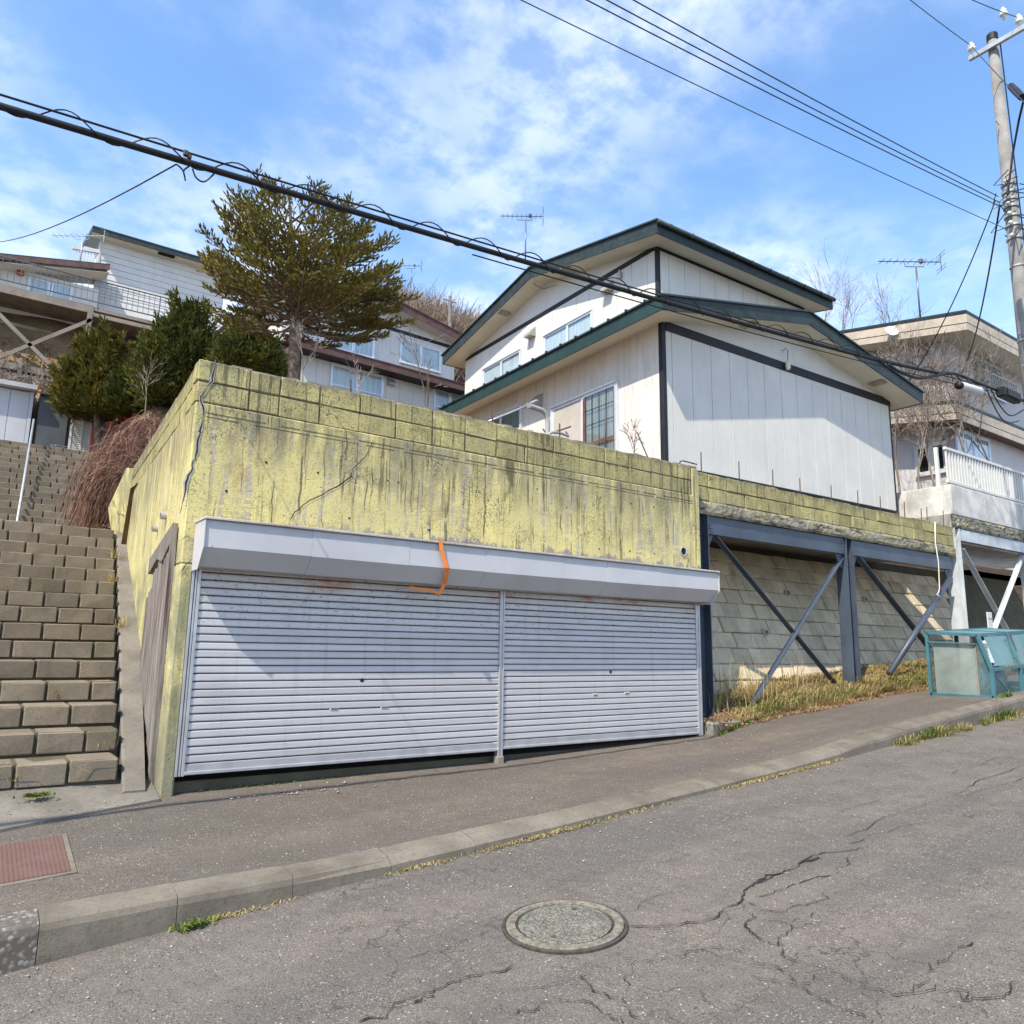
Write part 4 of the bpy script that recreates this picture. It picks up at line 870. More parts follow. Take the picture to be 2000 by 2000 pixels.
# reddish inner sash with lattice in the right half
fo = MB().box((-.062, 1.03, 4.2), (-.052, 1.09, 5.86)).box((-.062, 1.83, 4.2), (-.052, 1.89, 5.86)).box((-.062, 1.09, 4.98), (-.052, 1.83, 5.02)).build('inner_sash', M['framebrown'], ho)
for k in range(1, 4): MB().box((-.060, 1.09+k*.185, 4.2), (-.055, 1.10+k*.185, 5.86)).build('glazing_bar', M['trim'], ho)
for zz in (4.66, 5.33, 5.60): MB().box((-.060, 1.09, zz), (-.055, 1.83, zz+.01)).build('glazing_bar', M['trim'], ho)
window(ho, (-.014, 5.30, 5.30), (0, -1, 0), (-1, 0, 0), 1.48, .98, 2, 2, 'frame', .045, 'curtaindark')
def wallhood(P, N, par, s_=1.0):
    P = np.array(P, float); N = np.array(N, float); S = np.array([-N[1], N[0], 0]); Z = np.array([0, 0, 1.0]); a = .13*s_
    mb = MB().prism([P-S*a+Z*a, P-S*a-Z*a*.6+N*.18*s_, P-S*a-Z*a+N*.18*s_, P-S*a-Z*a], S*2*a); return mb.build('vent_hood', M['vent'], par)
wallhood((-.014, 3.27, 6.20), (-1, 0, 0), ho)
# upper storey
ux, uy = U0
ysu = [uy+.05, uy+.28]+[uy+.28+.455*i for i in range(1, 16)]+[uy+D2]
for a, b in zip(ysu[:-1], ysu[1:]): MB().cbox((ux-.014, a+.0045, 6.3), (ux+.0195, b-.0045, TZ2), .003).build('siding_panel', M['sidingplain'], ho)
xsu = [ux+.05, ux+.30]+[ux+.30+.455*i for i in range(1, 10)]+[ux+W2]
for a, b in zip(xsu[:-1], xsu[1:]): MB().cbox((a+.0045, uy-.014, 6.5), (b-.0045, uy+.0195, TZ2), .003).build('siding_panel', M['siding'], ho)
MB().cbox((ux-.024, uy-.024, 6.6), (ux+.055, uy-.001, 9.52), .004).cbox((ux-.026, uy+.001, 6.6), (ux-.002, uy+.055, 9.52), .004).build('corner_trim', M['trim'], ho)
MB().cbox((ux+.056, uy-.026, TZ2-.07), (ux+W2+.01, uy-.001, TZ2+.05), .004).build('band_trim', M['trim'], ho)
MB().cbox((ux-.026, uy+.056, TZ2-.06), (ux-.001, uy+D2, TZ2+.05), .004).build('band_trim', M['trim'], ho)
gy0, gy1, gym, gzE, gzR = uy-.50, uy+D2+.45, uy+3.72, 9.64, 10.48
gs = (gzR-gzE)/(gym-gy0); FH2 = .275
def uz(y_): return gzE+gs*(y_-gy0) if y_ < gym else gzR-(gzR-gzE)/(gy1-gym)*(y_-gym)
pts = [(uy+.02, TZ2+.05), (uy+D2-.02, TZ2+.05), (uy+D2-.02, uz(uy+D2)-.10), (gym, gzR-.12), (uy+.02, uz(uy)-.10)]
MB().prism([(ux-.012, y_, z_) for y_, z_ in pts], (.03, 0, 0)).build('gable_panel', M['sidingplain'], ho)
gx_0, gx_1 = ux-.50, ux+W2+.40
def slabx(name, mat, pts_, xa, xb, t):
    mb = MB(); V = []; n = len(pts_)
    for x_ in (xa, xb): V += [(x_, y_, z_) for y_, z_ in pts_]+[(x_, y_, z_-t) for y_, z_ in pts_]
    fs = []
    for i in range(n-1): fs += [(i, i+1, 2*n+i+1, 2*n+i), (n+i, n+i+1, 3*n+i+1, 3*n+i), (i, i+1, n+i+1, n+i), (2*n+i, 2*n+i+1, 3*n+i+1, 3*n+i)]
    fs += [(0, n, 3*n, 2*n), (n-1, 2*n-1, 4*n-1, 3*n-1)]; return mb.add(V, fs).build(name, mat, ho)
slabx('roof', M['roofdark'], [(gy0-.04, gzE+.012), (gym, gzR+.02), (gy1+.04, gzE+.012)], gx_0-.04, gx_1+.03, .035)
slabx('soffit', M['soffit'], [(gy0+.02, gzE-FH2+.03), (gym, gzR-FH2+.03), (gy1-.02, gzE-FH2+.03)], gx_0+.02, gx_1-.02, .015)
MB().box((gx_0, gy0, gzE-FH2), (gx_1, gy0+.02, gzE-.015)).build('fascia', M['fasciadark'], ho)
MB().box((gx_0, gy1-.02, gzE-FH2), (gx_1, gy1, gzE-.015)).build('fascia', M['fasciadark'], ho)
for xx in (gx_0, gx_1-.02):
    for a, b in ((gy0+.02, gym-.001), (gym+.001, gy1-.02)):
        MB().prism([(xx, a, uz(a)-FH2), (xx, b, uz(b)-FH2), (xx, b, uz(b)-.015), (xx, a, uz(a)-.015)], (.02, 0, 0)).build('fascia', M['fasciadark'], ho)
MB().tube([(gx_0-.02, gy0-.05, gzE-.06), (gx_1, gy0-.05, gzE-.06)], .045, 10).build('gutter', M['fasciadark'], ho, smooth=True)
for k in range(9): MB().box((gx_0+.3+k*.6, gy0-.10, gzE-.11), (gx_0+.315+k*.6, gy0, gzE-.02)).build('gutter_bracket', M['fasciadark'], ho)
for yv in (uy+5.2, uy+2.4):
    P = (ux-.26, yv, uz(yv)-FH2+.012); sv(P, 1)
window(ho, (ux-.014, 5.72, 7.75), (0, -1, 0), (-1, 0, 0), 1.76, 1.10, 2, 1, 'frame', .045, 'curtain')
window(ho, (ux-.014, 8.46, 7.75), (0, -1, 0), (-1, 0, 0), 1.74, 1.10, 2, 1, 'frame', .045, 'curtain')
for (yv, zv) in ((6.25, 9.14), (3.41, 9.18)): wallhood((ux-.014, yv, zv), (-1, 0, 0), ho)
MB().lathe((ux-.07, 3.03, 9.2), [(.02, 0), (.035, .02), (.035, .16), (.015, .2)], 10).box((ux-.06, 3.01, 9.28), (ux-.014, 3.05, 9.31)).build('wall_lamp', M['vent'], ho)
# cable loop hanging from the upper gable
P = [HF.u(*c5(735, 560), 'x', ux-.3), HF.u(*c5(755, 605), 'x', ux-.3), HF.u(*c5(820, 635), 'x', ux-.2), HF.u(*c5(915, 605), 'x', ux-.05)]
MB().tube(P, .007, 5).build('aerial_lead', M['cable'], ho)

# antenna builder
def antenna(name, label, base, h, dirv, mat='antenna', L=.95, s_=1.0, lean=0, n=9, tilt=0.0):
    t = thing(name, label, 'antenna', base); b = np.array(base, float); top = b+[0, 0, h]; d = np.array(dirv, float); d /= np.linalg.norm(d); sd = np.cross(d, [0, 0, 1])
    MB().tube([b, top], .016*s_, 8).build('mast', M[mat], t, smooth=True)
    a = top-d*L*.62+[0, 0, .10*s_]; e = top+d*L*.42+[0, 0, .10*s_]
    MB().tube([a, e], .010*s_, 6).build('boom', M[mat], t)
    MB().tube([top-d*.22*s_+[0, 0, .10*s_], top-d*.20*s_-[0, 0, .0], top+d*.14*s_, top+d*.17*s_+[0, 0, .10*s_]], .008*s_, 6).build('bracket', M[mat], t)
    for k in range(n):
        c = a+(e-a)*(k+.5)/n; w_ = .11*s_; MB().tube([c-sd*w_, c+sd*w_], .005*s_, 5).build('element', M[mat], t)
    for zz in (.10, -.10, .16, -.16): 
        MB().tube([e-sd*.16*s_+[0, 0, zz*s_], e+sd*.16*s_+[0, 0, zz*s_]], .005*s_, 5).build('reflector', M[mat], t)
    MB().tube([e+[0, 0, .17*s_], e-[0, 0, .17*s_]], .007*s_, 5).build('reflector_post', M[mat], t)
    MB().box(top+d*.10*s_+np.array([-.03, -.03, .08])*s_, top+d*.10*s_+np.array([.03, .03, .15])*s_).build('feed_box', M[mat], t)
    return t
ab = HF.wor((gx_0+.35, gym-.1, gzR-.02)); tp = oY(1026, 428, ab[1]); base_ = oY(1026, 512, ab[1])
antenna('tv_antenna', 'rooftop television antenna on the white house above the garage', (base_[0], ab[1], ab[2]), tp[2]-ab[2]-.02, CA*np.array([1, 1, 0]), L=.98)

# ================================================================== house with brown roof edges
BF = Fr(oY(587, 720, 20.0)*np.array([1, 1, 0]), 3.0)
bh = thing('brown_trim_house', 'white house with brown roof edges partly hidden behind the fir', 'house', BF.o, BF.a, local=True)
q4 = lambda x, y: (350+x/3.22, 330+y/3.22)
def bp(x, y, yy=0.0): return BF.u(*q4(x, y), 'y', yy)
LT = bp(760, 1130)[2]; wl = 6.8
MB().box((.02, .02, 5.5), (wl, 7, LT+.3)).build('lower_wall', M['core'], bh)
for i in range(15): MB().cbox((.455*i+.003, -.012, 6.6), (.455*(i+1)-.003, .01, LT), .003).build('siding_panel', M['sidingplain'], bh)
MB().cbox((-.03, -.02, 6.6), (.0, .06, LT), .003).build('corner_trim', M['trim'], bh)
fz1 = bp(750, 1070, -.5)[2]; fz0 = bp(755, 1118, -.5)[2]; fxl = bp(750, 1090, -.5)[0]
MB().box((fxl, -.5, fz0), (wl+.3, -.48, fz1)).build('fascia', M['brown'], bh)
MB().box((fxl, -.48, fz0), (fxl+.02, 1.2, fz1)).build('fascia', M['brown'], bh)
MB().prism([(fxl-.02, -.52, fz1), (wl+.3, -.52, fz1), (wl+.3, 1.25, fz1+.45), (fxl-.02, 1.25, fz1+.45)], (0, 0, .03)).build('roof', M['brown'], bh)
MB().box((fxl+.02, -.48, fz0), (wl+.2, .0, fz0+.02)).build('soffit', M['trim'], bh)
uyb = 1.2; A_ = bp(1780, 1040, uyb-.5); T_ = bp(1430, 860, uyb-.5); E_ = BF.u(*q4(618, 1005), 'y', uyb-.5)
sl2 = (T_[2]-A_[2])/(A_[0]-T_[0]); xr_, zr_ = A_[0]+.5, A_[2]-.5*sl2; xl_ = E_[0]-.2; xm_ = (xl_+xr_)/2; zm_ = zr_+sl2*(xr_-xm_)
MB().box((xl_+.5, uyb, 8.0), (xr_-.45, 7.2, zr_-.2)).build('upper_wall', M['sidingplain'], bh)
MB().prism([(xl_+.5, uyb-.012, zr_-.2), (xr_-.45, uyb-.012, zr_-.2), (xr_-.45, uyb-.012, zr_+.05), (xm_, uyb-.012, zm_-.15), (xl_+.5, uyb-.012, zr_+.05)], (0, .04, 0)).build('gable_panel', M['sidingplain'], bh)
for i in range(int((xr_-xl_-.95)/.455)):
    a = xl_+.5+.455*i; MB().cbox((a+.003, uyb-.012, LT+.3), (a+.452, uyb+.01, zr_-.32), .003).build('siding_panel', M['sidingplain'], bh)
MB().box((xl_+.5, uyb-.02, zr_-.32), (xr_-.45, uyb+.01, zr_-.2)).build('band_trim', M['trim'], bh)
for a, b in ((xl_, xm_), (xm_, xr_)):
    za = zr_ if a != xm_ else zm_; zb = zr_ if b != xm_ else zm_
    MB().prism([(a, uyb-.5, za-.25), (b, uyb-.5, zb-.25), (b, uyb-.5, zb), (a, uyb-.5, za)], (0, .02, 0)).build('fascia', M['brown'], bh)
    MB().prism([(a, uyb-.48, za-.22), (b, uyb-.48, zb-.22), (b, 7.6, zb-.22), (a, 7.6, za-.22)], (0, 0, .02)).build('soffit', M['siding'], bh)
    MB().prism([(a, uyb-.53, za), (b, uyb-.53, zb), (b, 7.6, zb), (a, 7.6, za)], (0, 0, .04)).build('roof', M['brown'], bh)
def bwin(l, r, b_, t_, yy, rows, cur='curtain'):
    a = bp(l, (b_+t_)/2, yy)[0]; c = bp(r, (b_+t_)/2, yy)[0]; z0 = bp(l, b_, yy)[2]; z1 = bp(l, t_, yy)[2]
    window(bh, (a, yy-.012, z0), (1, 0, 0), (0, -1, 0), c-a, z1-z0, 2, rows, 'frame', .05, cur)
bwin(950, 1275, 1480, 1225, 0, 2); bwin(1600, 1790, 1600, 1380, 0, 2); bwin(1388, 1640, 1215, 1072, uyb, 1); bwin(960, 1222, 1130, 985, uyb, 1)
for x_, y_, yy in ((1270, 1040, uyb), (1325, 1340, 0)):
    P = bp(x_, y_, yy); wallhood((P[0], yy-.012, P[2]), (0, -1, 0), bh, .9)
P = bp(1500, 940, uyb-.25); 
MB().box((P[0]-.15, uyb-.42, P[2]-.03), (P[0]+.15, uyb-.1, P[2]-.0)).build('soffit_vent', M['ventbrown'], bh)

# ================================================================== clapboard house up the slope, far left
q1 = lambda x, y: (x/3.864, 400+y/3.864)
Yh, Yd = 36.0, 33.0
tl = oY(*q1(768, 240), Yh); rt = oY(*q1(1500, 390), Yh); zb_ = 11.5; xw0 = tl[0]; xw1 = oY(*q1(1685, 700), Yh)[0]; ztop = oY(*q1(1480, 425), Yh)[2]
ch = thing('clapboard_house', 'white house with horizontal boards up the slope behind the fir', 'house', (xw0, Yh, zb_))
MB().box((xw0+.02, Yh+.02, zb_), (xw1-.02, Yh+7, ztop)).build('wall', M['sidingplain'], ch)
z = zb_+.4; nb_ = 0
while z < ztop-.05:
    z2 = min(z+.285, ztop); MB().add([(xw0, Yh-.03, z+.006), (xw1, Yh-.03, z+.006), (xw1, Yh-.008, z2), (xw0, Yh-.008, z2), (xw0, Yh+.02, z+.006), (xw1, Yh+.02, z+.006), (xw1, Yh+.02, z2), (xw0, Yh+.02, z2)], [(0,1,2,3),(4,5,6,7),(0,1,5,4),(1,2,6,5),(2,3,7,6),(3,0,4,7)]).build('siding_board', M['sidingplain'], ch); z = z2
MB().box((xw0-.05, Yh-.05, zb_), (xw0+.02, Yh-.031, ztop)).build('corner_trim', M['sidingplain'], ch)
rz = oY(*q1(700, 165), Yh-.6)[2]; xr0 = oY(*q1(700, 165), Yh-.6)[0]
MB().box((xr0, Yh-.6, rz-.22), (xw1+.5, Yh-.56, rz)).build('fascia', M['fasciadark'], ch)
MB().prism([(xr0, Yh-.62, rz), (xw1+.5, Yh-.62, rz), (xw1+.5, Yh+4, rz+1.2), (xr0, Yh+4, rz+1.2)], (0, 0, .06)).build('roof', M['roofdark'], ch)
MB().prism([(xr0, Yh-.56, rz-.22), (xr0, Yh+4, rz+.98), (xr0, Yh+4, rz+1.2), (xr0, Yh-.56, rz)], (.03, 0, 0)).build('fascia', M['fasciadark'], ch)
MB().box((xr0+.03, Yh-.56, rz-.20), (xw1+.4, Yh-.03, rz-.18)).build('soffit', M['soffit'], ch)
P = oY(*q1(1260, 350), Yh-.4); MB().box((P[0]-.35, Yh-.5, rz-.24), (P[0]+.35, Yh-.25, rz-.205)).build('soffit_gap', M['darkgap'], ch)
ba = oY(*q1(545, 320), Yh-.5); bb = oY(*q1(750, 355), Yh-.5); bl = MB().bar(ba, bb, .12, .16).build('balcony_rail', M['sidingplain'], ch)
for k in range(9): MB().bar(ba+(bb-ba)*(k+.5)/9, ba+(bb-ba)*(k+.5)/9-np.array([0, 0, 1.0]), .05, .05, (0, 1, 0)).build('baluster', M['sidingplain'], ch)
# low annex
an = thing('annex_house', 'low white annex with weathered roof edge behind the upper deck railing', 'house', (0, Yh-1, 11.5))
a0 = oY(*q1(0, 372), Yh-1.8); a1 = oY(*q1(832, 455), Yh-1.8)
dv = (a1-a0); a0x = a0-dv*1.5
MB().prism([a0x-[0, 0, .18], a1-[0, 0, .22], a1, a0x], (0, .06, 0)).build('fascia', M['brown'], an)
MB().prism([a0x, a1, a1+[0, 3, .3], a0x+[0, 3, .3]], (0, 0, .05)).build('roof', M['roofdark'], an)
aw = oY(*q1(772, 490), Yh-1)[0]
MB().box((a0x[0], Yh-1, 11.4), (aw, Yh+2, min(a0[2], a1[2])-.1)).build('wall', M['sidingplain'], an)
MB().prism([a0x-[0, 0, .30]+[0, .06, 0], a1-[0, 0, .32]+[0, .06, 0], a1-[0, 0, .30]+[0, .85, 0], a0x-[0, 0, .28]+[0, .85, 0]], (0, 0, .02)).build('soffit', M['soffit'], an)
for l, r, t_, b_ in ((210, 375, 575, 640), (385, 545, 610, 680)):
    A = oY(*q1(l, b_), Yh-1); B = oY(*q1(r, t_+20), Yh-1); window(an, (A[0], Yh-1, A[2]-.4), (1, 0, 0), (0, -1, 0), B[0]-A[0], .95, 1, 1, 'frame', .05, 'curtain')
P = oY(*q1(155, 515), Yh-1.05); MB().lathe(P, [(.02, -.14), (.13, -.07), (.15, 0), (.10, .09), (.03, .12)], 12).build('hanging_lantern', M['redpot'], an)
P = oY(*q1(600, 455), Yh-1.5); tp = oY(*q1(622, 262), Yh-1.5); antenna('tv_antenna', 'silver television antenna on the annex roof at the upper left', P, tp[2]-P[2], CA*np.array([1, 1, 0]), 'galv', 2.1, 1.7)
P = oY(804, 520, 27.0); antenna('tv_antenna', 'small distant television antenna showing behind the fir crown', (P[0], 27, P[2]-1.0), .9, CA*np.array([1, 1, 0]), 'antenna', 1.0, 1.2, n=5)
P = oY(1060, 512, 24.0); antenna('tv_antenna', 'faint distant television antenna behind the white house roof edge', (P[0], 24, P[2]-1.2), 1.0, CA*np.array([1, 1, 0]), 'galv', .8, 1.0, n=6)

# deck with railing
dk = thing('raised_deck', 'rusted steel deck with railing on the slope at the upper left', 'deck', (0, Yd, 9.0))
d0 = oY(*q1(0, 605), Yd); d1 = oY(*q1(690, 755), Yd); dz_ = d1[2]
xs0, xs1 = d0[0]-3.5, oY(*q1(1850, 960), Yd)[0]
zt_ = (d0[2]+d1[2])/2
MB().box((xs0, Yd, zt_-.30), (d1[0]+.1, Yd+.12, zt_+.02)).build('edge_beam', M['rusty'], dk)
MB().box((d1[0]+.1, Yd+.02, zt_-.16), (xs1, Yd+.12, zt_-.02)).box((d1[0]+.1, Yd+.0, zt_-.42), (xs1, Yd+.1, zt_-.26)).build('edge_beam', M['rusty'], dk)
MB().box((xs0, Yd+.12, zt_-.12), (xs1, Yh-.5, zt_)).build('deck_slab', M['conc'], dk)
MB().box((d1[0]-.10, Yd-.02, zt_-2.6), (d1[0]+.08, Yd+.16, zt_-.31)).build('post', M['rusty'], dk)
for (a, b) in (((0, 835), (400, 1235)), ((0, 1150), (690, 870))):
    A = oY(*q1(*a), Yd+.05); B = oY(*q1(*b), Yd+.05); A2 = A-(B-A)*.35; MB().bar(A2, B, .14, .14).build('brace', M['rusty'], dk)
A = oY(*q1(0, 880), Yd+1.5); B = oY(*q1(430, 985), Yd+1.5); MB().bar(A, B, .12, .14).build('brace', M['rusty'], dk)
A = oY(*q1(640, 800), Yd+.05); B = oY(*q1(745, 850), Yd+.05); MB().bar(A, B, .12, .06).build('brace', M['rusty'], dk)
rt0, rt1 = oY(*q1(0, 385), Yd)[2], oY(*q1(1235, 690), Yd)[2]; rb0 = oY(*q1(0, 560), Yd)[2]; rm = rb0+(rt0-rb0)*.45
for zz, r_ in ((rt0, .03), (rb0, .025), (rm, .012), (rb0+(rt0-rb0)*.75, .012)): MB().tube([(xs0, Yd+.02, zz), (xs1, Yd+.02, zz+(rt1-rt0)*.5)], r_, 6).build('rail', M['antenna'], dk)
x = xs0; k = 0
while x < xs1:
    MB().tube([(x, Yd+.02, rb0-(.25 if k % 11 == 0 else 0)), (x, Yd+.02, rt0)], .024 if k % 11 == 0 else .011, 5).build('baluster', M['antenna'], dk); x += .205; k += 1

# timber boards on the slope
tbd = thing('timber_retaining', 'grey timber boards holding the leafy slope above the white shed', 'retaining boards', oY(40, 740, 27))
for a, b, h in (((0, 1215), (390, 1285), .30), ((0, 1262), (385, 1335), .30)):
    A = oY(*q1(*a), 27); B = oY(*q1(*b), 27); MB().bar(A-(B-A)*.6, B, .05, h).build('plank', M['plank'], tbd)
A = oY(*q1(160, 1170), 26.95); MB().cbox(A-[.05, .05, 1.0], A+[.05, .02, .05], .006).build('post', M['plank'], tbd)

# ------------------------------------------------------------------ sheds at the head of the steps
q3 = lambda x, y: (x/5.52, 700+y/5.52)
Ys = 23.0
ws = thing('white_shed', 'white metal shed with pale roof edge at the head of the steps', 'shed', (0, Ys, topZ))
A = oY(*q3(-700, 300), Ys); B = oY(*q3(385, 372), Ys); C_ = oY(*q3(340, 600), Ys); xl, xr, zt2 = -2.0, C_[0], B[2]
MB().box((xl, Ys+.03, topZ-.1), (xr, Ys+1.6, zt2)).build('wall', M['whitedoor'], ws)
xm = oY(*q3(115, 370), Ys)[0]
for a, b in ((xl+.02, xm-1.1), (xm-1.09, xm-.006), (xm+.006, xr-.09)): MB().cbox((a, Ys, topZ), (b, Ys+.04, zt2-.02), .006).build('door_panel', M['whitedoor'], ws)
MB().box((xr-.085, Ys-.01, topZ), (xr, Ys+.02, zt2)).build('corner_post', M['whitedoor'], ws)
MB().prism([(xl, Ys-.25, zt2+.02), (B[0]+.02, Ys-.25, zt2+.02), (B[0]+.02, Ys-.25, zt2+.14), (xl, Ys-.25, zt2+.14)], (0, 2.0, 0)).build('roof', M['hood'], ws)
gd = thing('grey_shed', 'dark grey metal shed beside the white shed at the head of the steps', 'shed', oY(100, 850, Ys))
a, b = oY(*q3(395, 700), Ys)[0], oY(*q3(738, 700), Ys)[0]; zg = oY(*q3(410, 380), Ys)[2]
MB().box((a+.0, Ys+.1, topZ-.1), (b+1.4, Ys+1.6, zg)).build('wall', M['greydoor'], gd)
MB().cbox((a+.03, Ys+.03, topZ), (b-.02, Ys+.09, zg-.05), .006).build('door_panel', M['greydoor'], gd); MB().box((a, Ys-.1, zg), (b+1.4, Ys+1.6, zg+.05)).build('roof', M['greydoor'], gd)
lp = thing('lattice_panel', 'pale lattice panel standing beside the dark grey shed door', 'panel', oY(155, 880, Ys-.3))
P0 = oY(*q3(735, 930), Ys-.3); P1 = oY(*q3(1000, 650), Ys-.3); z0, z1 = topZ-.1, oY(*q3(750, 612), Ys-.3)[2]
MB().box((P0[0], Ys-.27, z0), (P1[0], Ys-.25, z1)).build('backing', M['concwhite'], lp)
k = 0; zz = z0
while zz < z1: MB().box((P0[0], Ys-.30, zz), (P1[0], Ys-.27, zz+.032)).build('slat', M['signwhite'], lp); zz += .055
for xx in (P0[0], (P0[0]+P1[0])/2, P1[0]-.05): MB().box((xx, Ys-.315, z0), (xx+.05, Ys-.301, z1)).build('stile', M['signwhite'], lp)
# red things among the shrubs
for (px, py, r, nm, lab, mat) in ((246, 818, .20, 'red_bucket', 'bright red plastic bucket standing under the yew by the sheds', 'red'), (219, 837, .16, 'plant_pot', 'faded red plant pot at the head of the steps', 'redpot'), (228, 814, .08, 'plant_pot', 'small red pot left of the bright red bucket', 'redpot')):
    P = oY(px, py, Ys-1.0); o = MB().lathe(P, [(r*.7, -r), (r*.75, -r*.98), (r, r*.7), (r*1.08, r*.7), (r*1.08, r*.85), (r*.95, r*.85), (r*.9, r*.4)], 16).build(nm, M[mat], None, P, smooth=True); tag(o, lab, 'bucket' if 'bucket' in nm else 'plant pot')
    MB().tube([P+[-r, 0, r*.8], P+[-r*.6, 0, r*1.5], P+[r*.6, 0, r*1.5], P+[r, 0, r*.8]], .012, 5).build('handle', M['antenna'], o)
rg_ = thing('low_rail', 'low dark rail beside the weeping shrub at the head of the steps', 'railing', oY(205, 860, Ys-.8))
A = oY(*q3(1030, 790), Ys-.8); B = oY(*q3(1230, 800), Ys-.8); MB().bar(A, B, .05, .06).build('rail', M['plank'], rg_)
for k in range(4): c_ = A+(B-A)*k/3; MB().bar(c_, c_-[0, 0, .8], .05, .05, (0, 1, 0)).build('post', M['plank'], rg_)
A = oY(*q3(1010, 740), Ys-.9); MB().cbox(A-[.05, .05, 1.0], A+[.05, .05, .0], .01).build('post', M['redpot'], rg_)
# handrail up the second flight
hr = thing('stair_handrail', 'thin galvanised handrail running up the upper flight of block steps', 'handrail', (.5, Y2, Z2))
A = oY(*q3(190, 1735), Y2+.3); B = oY(*q3(365, 660), topY-.5)
MB().tube([A-[0, 0, .5], A, A+(B-A)*.5, B], .024, 8).build('rail', M['galv'], hr, smooth=True)
for t in (.35, .7, 1.0):
    c_ = A+(B-A)*t; zf = Z2+(c_[1]-Y2)/.362*.172; MB().tube([c_, (c_[0], c_[1], zf)], .02, 8).build('post', M['galv'], hr)
# litter
for (px, py, Yq, lab) in ((46.5, 1140, None, 'white litter on a lower step'), (110, 872, 20.7, 'white plastic litter at the head of the steps')):
    P = oY(px, py, Yq) if Yq else oY(187, 1140, 10.6)
    mb = MB(); s_ = .07 if not Yq else .13
    V = [P+np.array([math.cos(a)*s_*random.uniform(.5, 1.2)*1.6, math.sin(a)*s_*.6, random.uniform(0, .03)]) for a in np.linspace(0, 6.28, 9)[:-1]]+[P+np.array([.02, 0, s_*.22])]
    mb.add(V, [(i, (i+1) % 8, 8) for i in range(8)]); o = mb.build('litter', M['bag'], None, P); tag(o, lab, 'litter'); sm_ = o.modifiers.new('t', 'SOLIDIFY'); sm_.thickness = .006

# ================================================================== neighbour's terrace on silver steel
nf = thing('terrace_wall', 'white terrace wall with slatted railing on a silver steel frame, right edge', 'terrace', (15.45, 6.9, 2.0))
TX = 15.45
MB().cbox((TX, 6.88, 4.22), (24, 7.04, 4.81), .01).build('front_wall', M['concwhite'], nf)
MB().cbox((TX, 7.042, 4.15), (TX+.16, 10.5, 4.81), .01).build('side_wall', M['concwhite'], nf)
MB().box((TX-.05, 6.90, 3.96), (24, 9.6, 4.217)).build('slab', M['concstain'], nf)
roughface(TX-.052, 21, 3.965, 4.214, 6.880, .02, 'rough_edge', 'edge', nf, back=False)
for zz in (5.57, 4.90): MB().cbox((TX+.06, 6.93, zz-.03), (24, 6.99, zz+.03), .006).build('rail', M['signwhite'], nf)
for k in range(64): 
    x = TX+.09+k*.125; MB().box((x, 6.945, 4.93), (x+.045, 6.975, 5.54)).build('baluster', M['signwhite'], nf)
MB().cbox((TX+.05, 7.10, 4.81), (TX+.12, 7.17, 5.62), .006).build('rail_post', M['signwhite'], nf)
for px, w_ in ((15.56, .21), (18.9, .2)): hcol(px, .9, 3.95, 6.98, 'column', 'silver', w_)
MB().box((15.68, 6.90, 3.71), (18.8, 6.915, 3.95)).box((15.68, 6.90, 3.71), (18.8, 7.06, 3.725)).build('beam', M['silver'], nf)
for a, b in (((1878, 1072), (1968, 1234)), ((1998, 1082), (1944, 1222))):
    A = oY(*a, 6.96); B = oY(*b, 6.96 if a[0] < 1900 else 6.86); B = B+(B-A)*.25; MB().bar(A, B, .11, .012).bar(A+np.array([0, .03, 0]), B+np.array([0, .03, 0]), .012, .07).build('brace', M['silver'], nf)
P = oY(1933, 1212, 6.7); MB().cbox(P-[.10, .01, .20], P+[.10, .01, .16], .004).build('notice_board', M['signwhite'], nf)
MB().box(P-[.08, .013, -.02], P+[.08, -.0105, .05]).build('notice_mark', M['signgrey'], nf)

# ================================================================== beige roofed house, right
q8 = lambda x, y: (1600+x/4.83, 500+y/4.83)
RXh = 24.0; Yc = oX(*q8(1215, 760), RXh)[1]; OV = .9
rh = thing('beige_roof_house', 'pale two-storey house with beige banded eaves behind bare trees, right', 'house', (RXh, Yc, 5))
zt1 = oX(*q8(1215, 760), RXh)[2]; zE = oX(*q8(1385, 520), RXh-OV)[2]; yE = oX(*q8(1385, 520), RXh-OV)[1]; P = oX(*q8(660, 640), RXh-OV); rs_ = (P[2]-zE)/(P[1]-yE); yR = yE+6.0; zR = zE+rs_*6.0
MB().box((RXh, Yc, 4.0), (RXh+6.5, Yc+9, zt1-.1)).build('wall', M['beigewall'], rh)
for zz, h_, mt in ((0, .08, 'trim'), (-.08, .26, 'beige'), (-.34, .03, 'trim'), (-.37, .20, 'beige')):
    MB().box((RXh-OV, yE, zE+zz-h_), (RXh+7.5, yE+.03, zE+zz)).build('fascia', M[mt], rh)
    MB().prism([(RXh-OV, yE+.03, zE+zz-h_), (RXh-OV, yR, zR+zz-h_), (RXh-OV, yR, zR+zz), (RXh-OV, yE+.03, zE+zz)], (.03, 0, 0)).build('fascia', M[mt], rh)
MB().prism([(RXh-OV, yE, zE), (RXh+7.5, yE, zE), (RXh+7.5, yR, zR), (RXh-OV, yR, zR)], (0, 0, .05)).build('roof', M['roofdark'], rh)
MB().prism([(RXh-OV+.03, yE+.03, zE-.56), (RXh+7.4, yE+.03, zE-.56), (RXh+7.4, yR, zR-.56), (RXh-OV+.03, yR, zR-.56)], (0, 0, .02)).build('soffit', M['soffit'], rh)
MB().prism([(RXh-.012, Yc, zt1-.2), (RXh-.012, yR, zt1-.2), (RXh-.012, yR, zR-.6), (RXh-.012, Yc, zt1)], (.04, 0, 0)).build('gable_panel', M['beigewall'], rh)
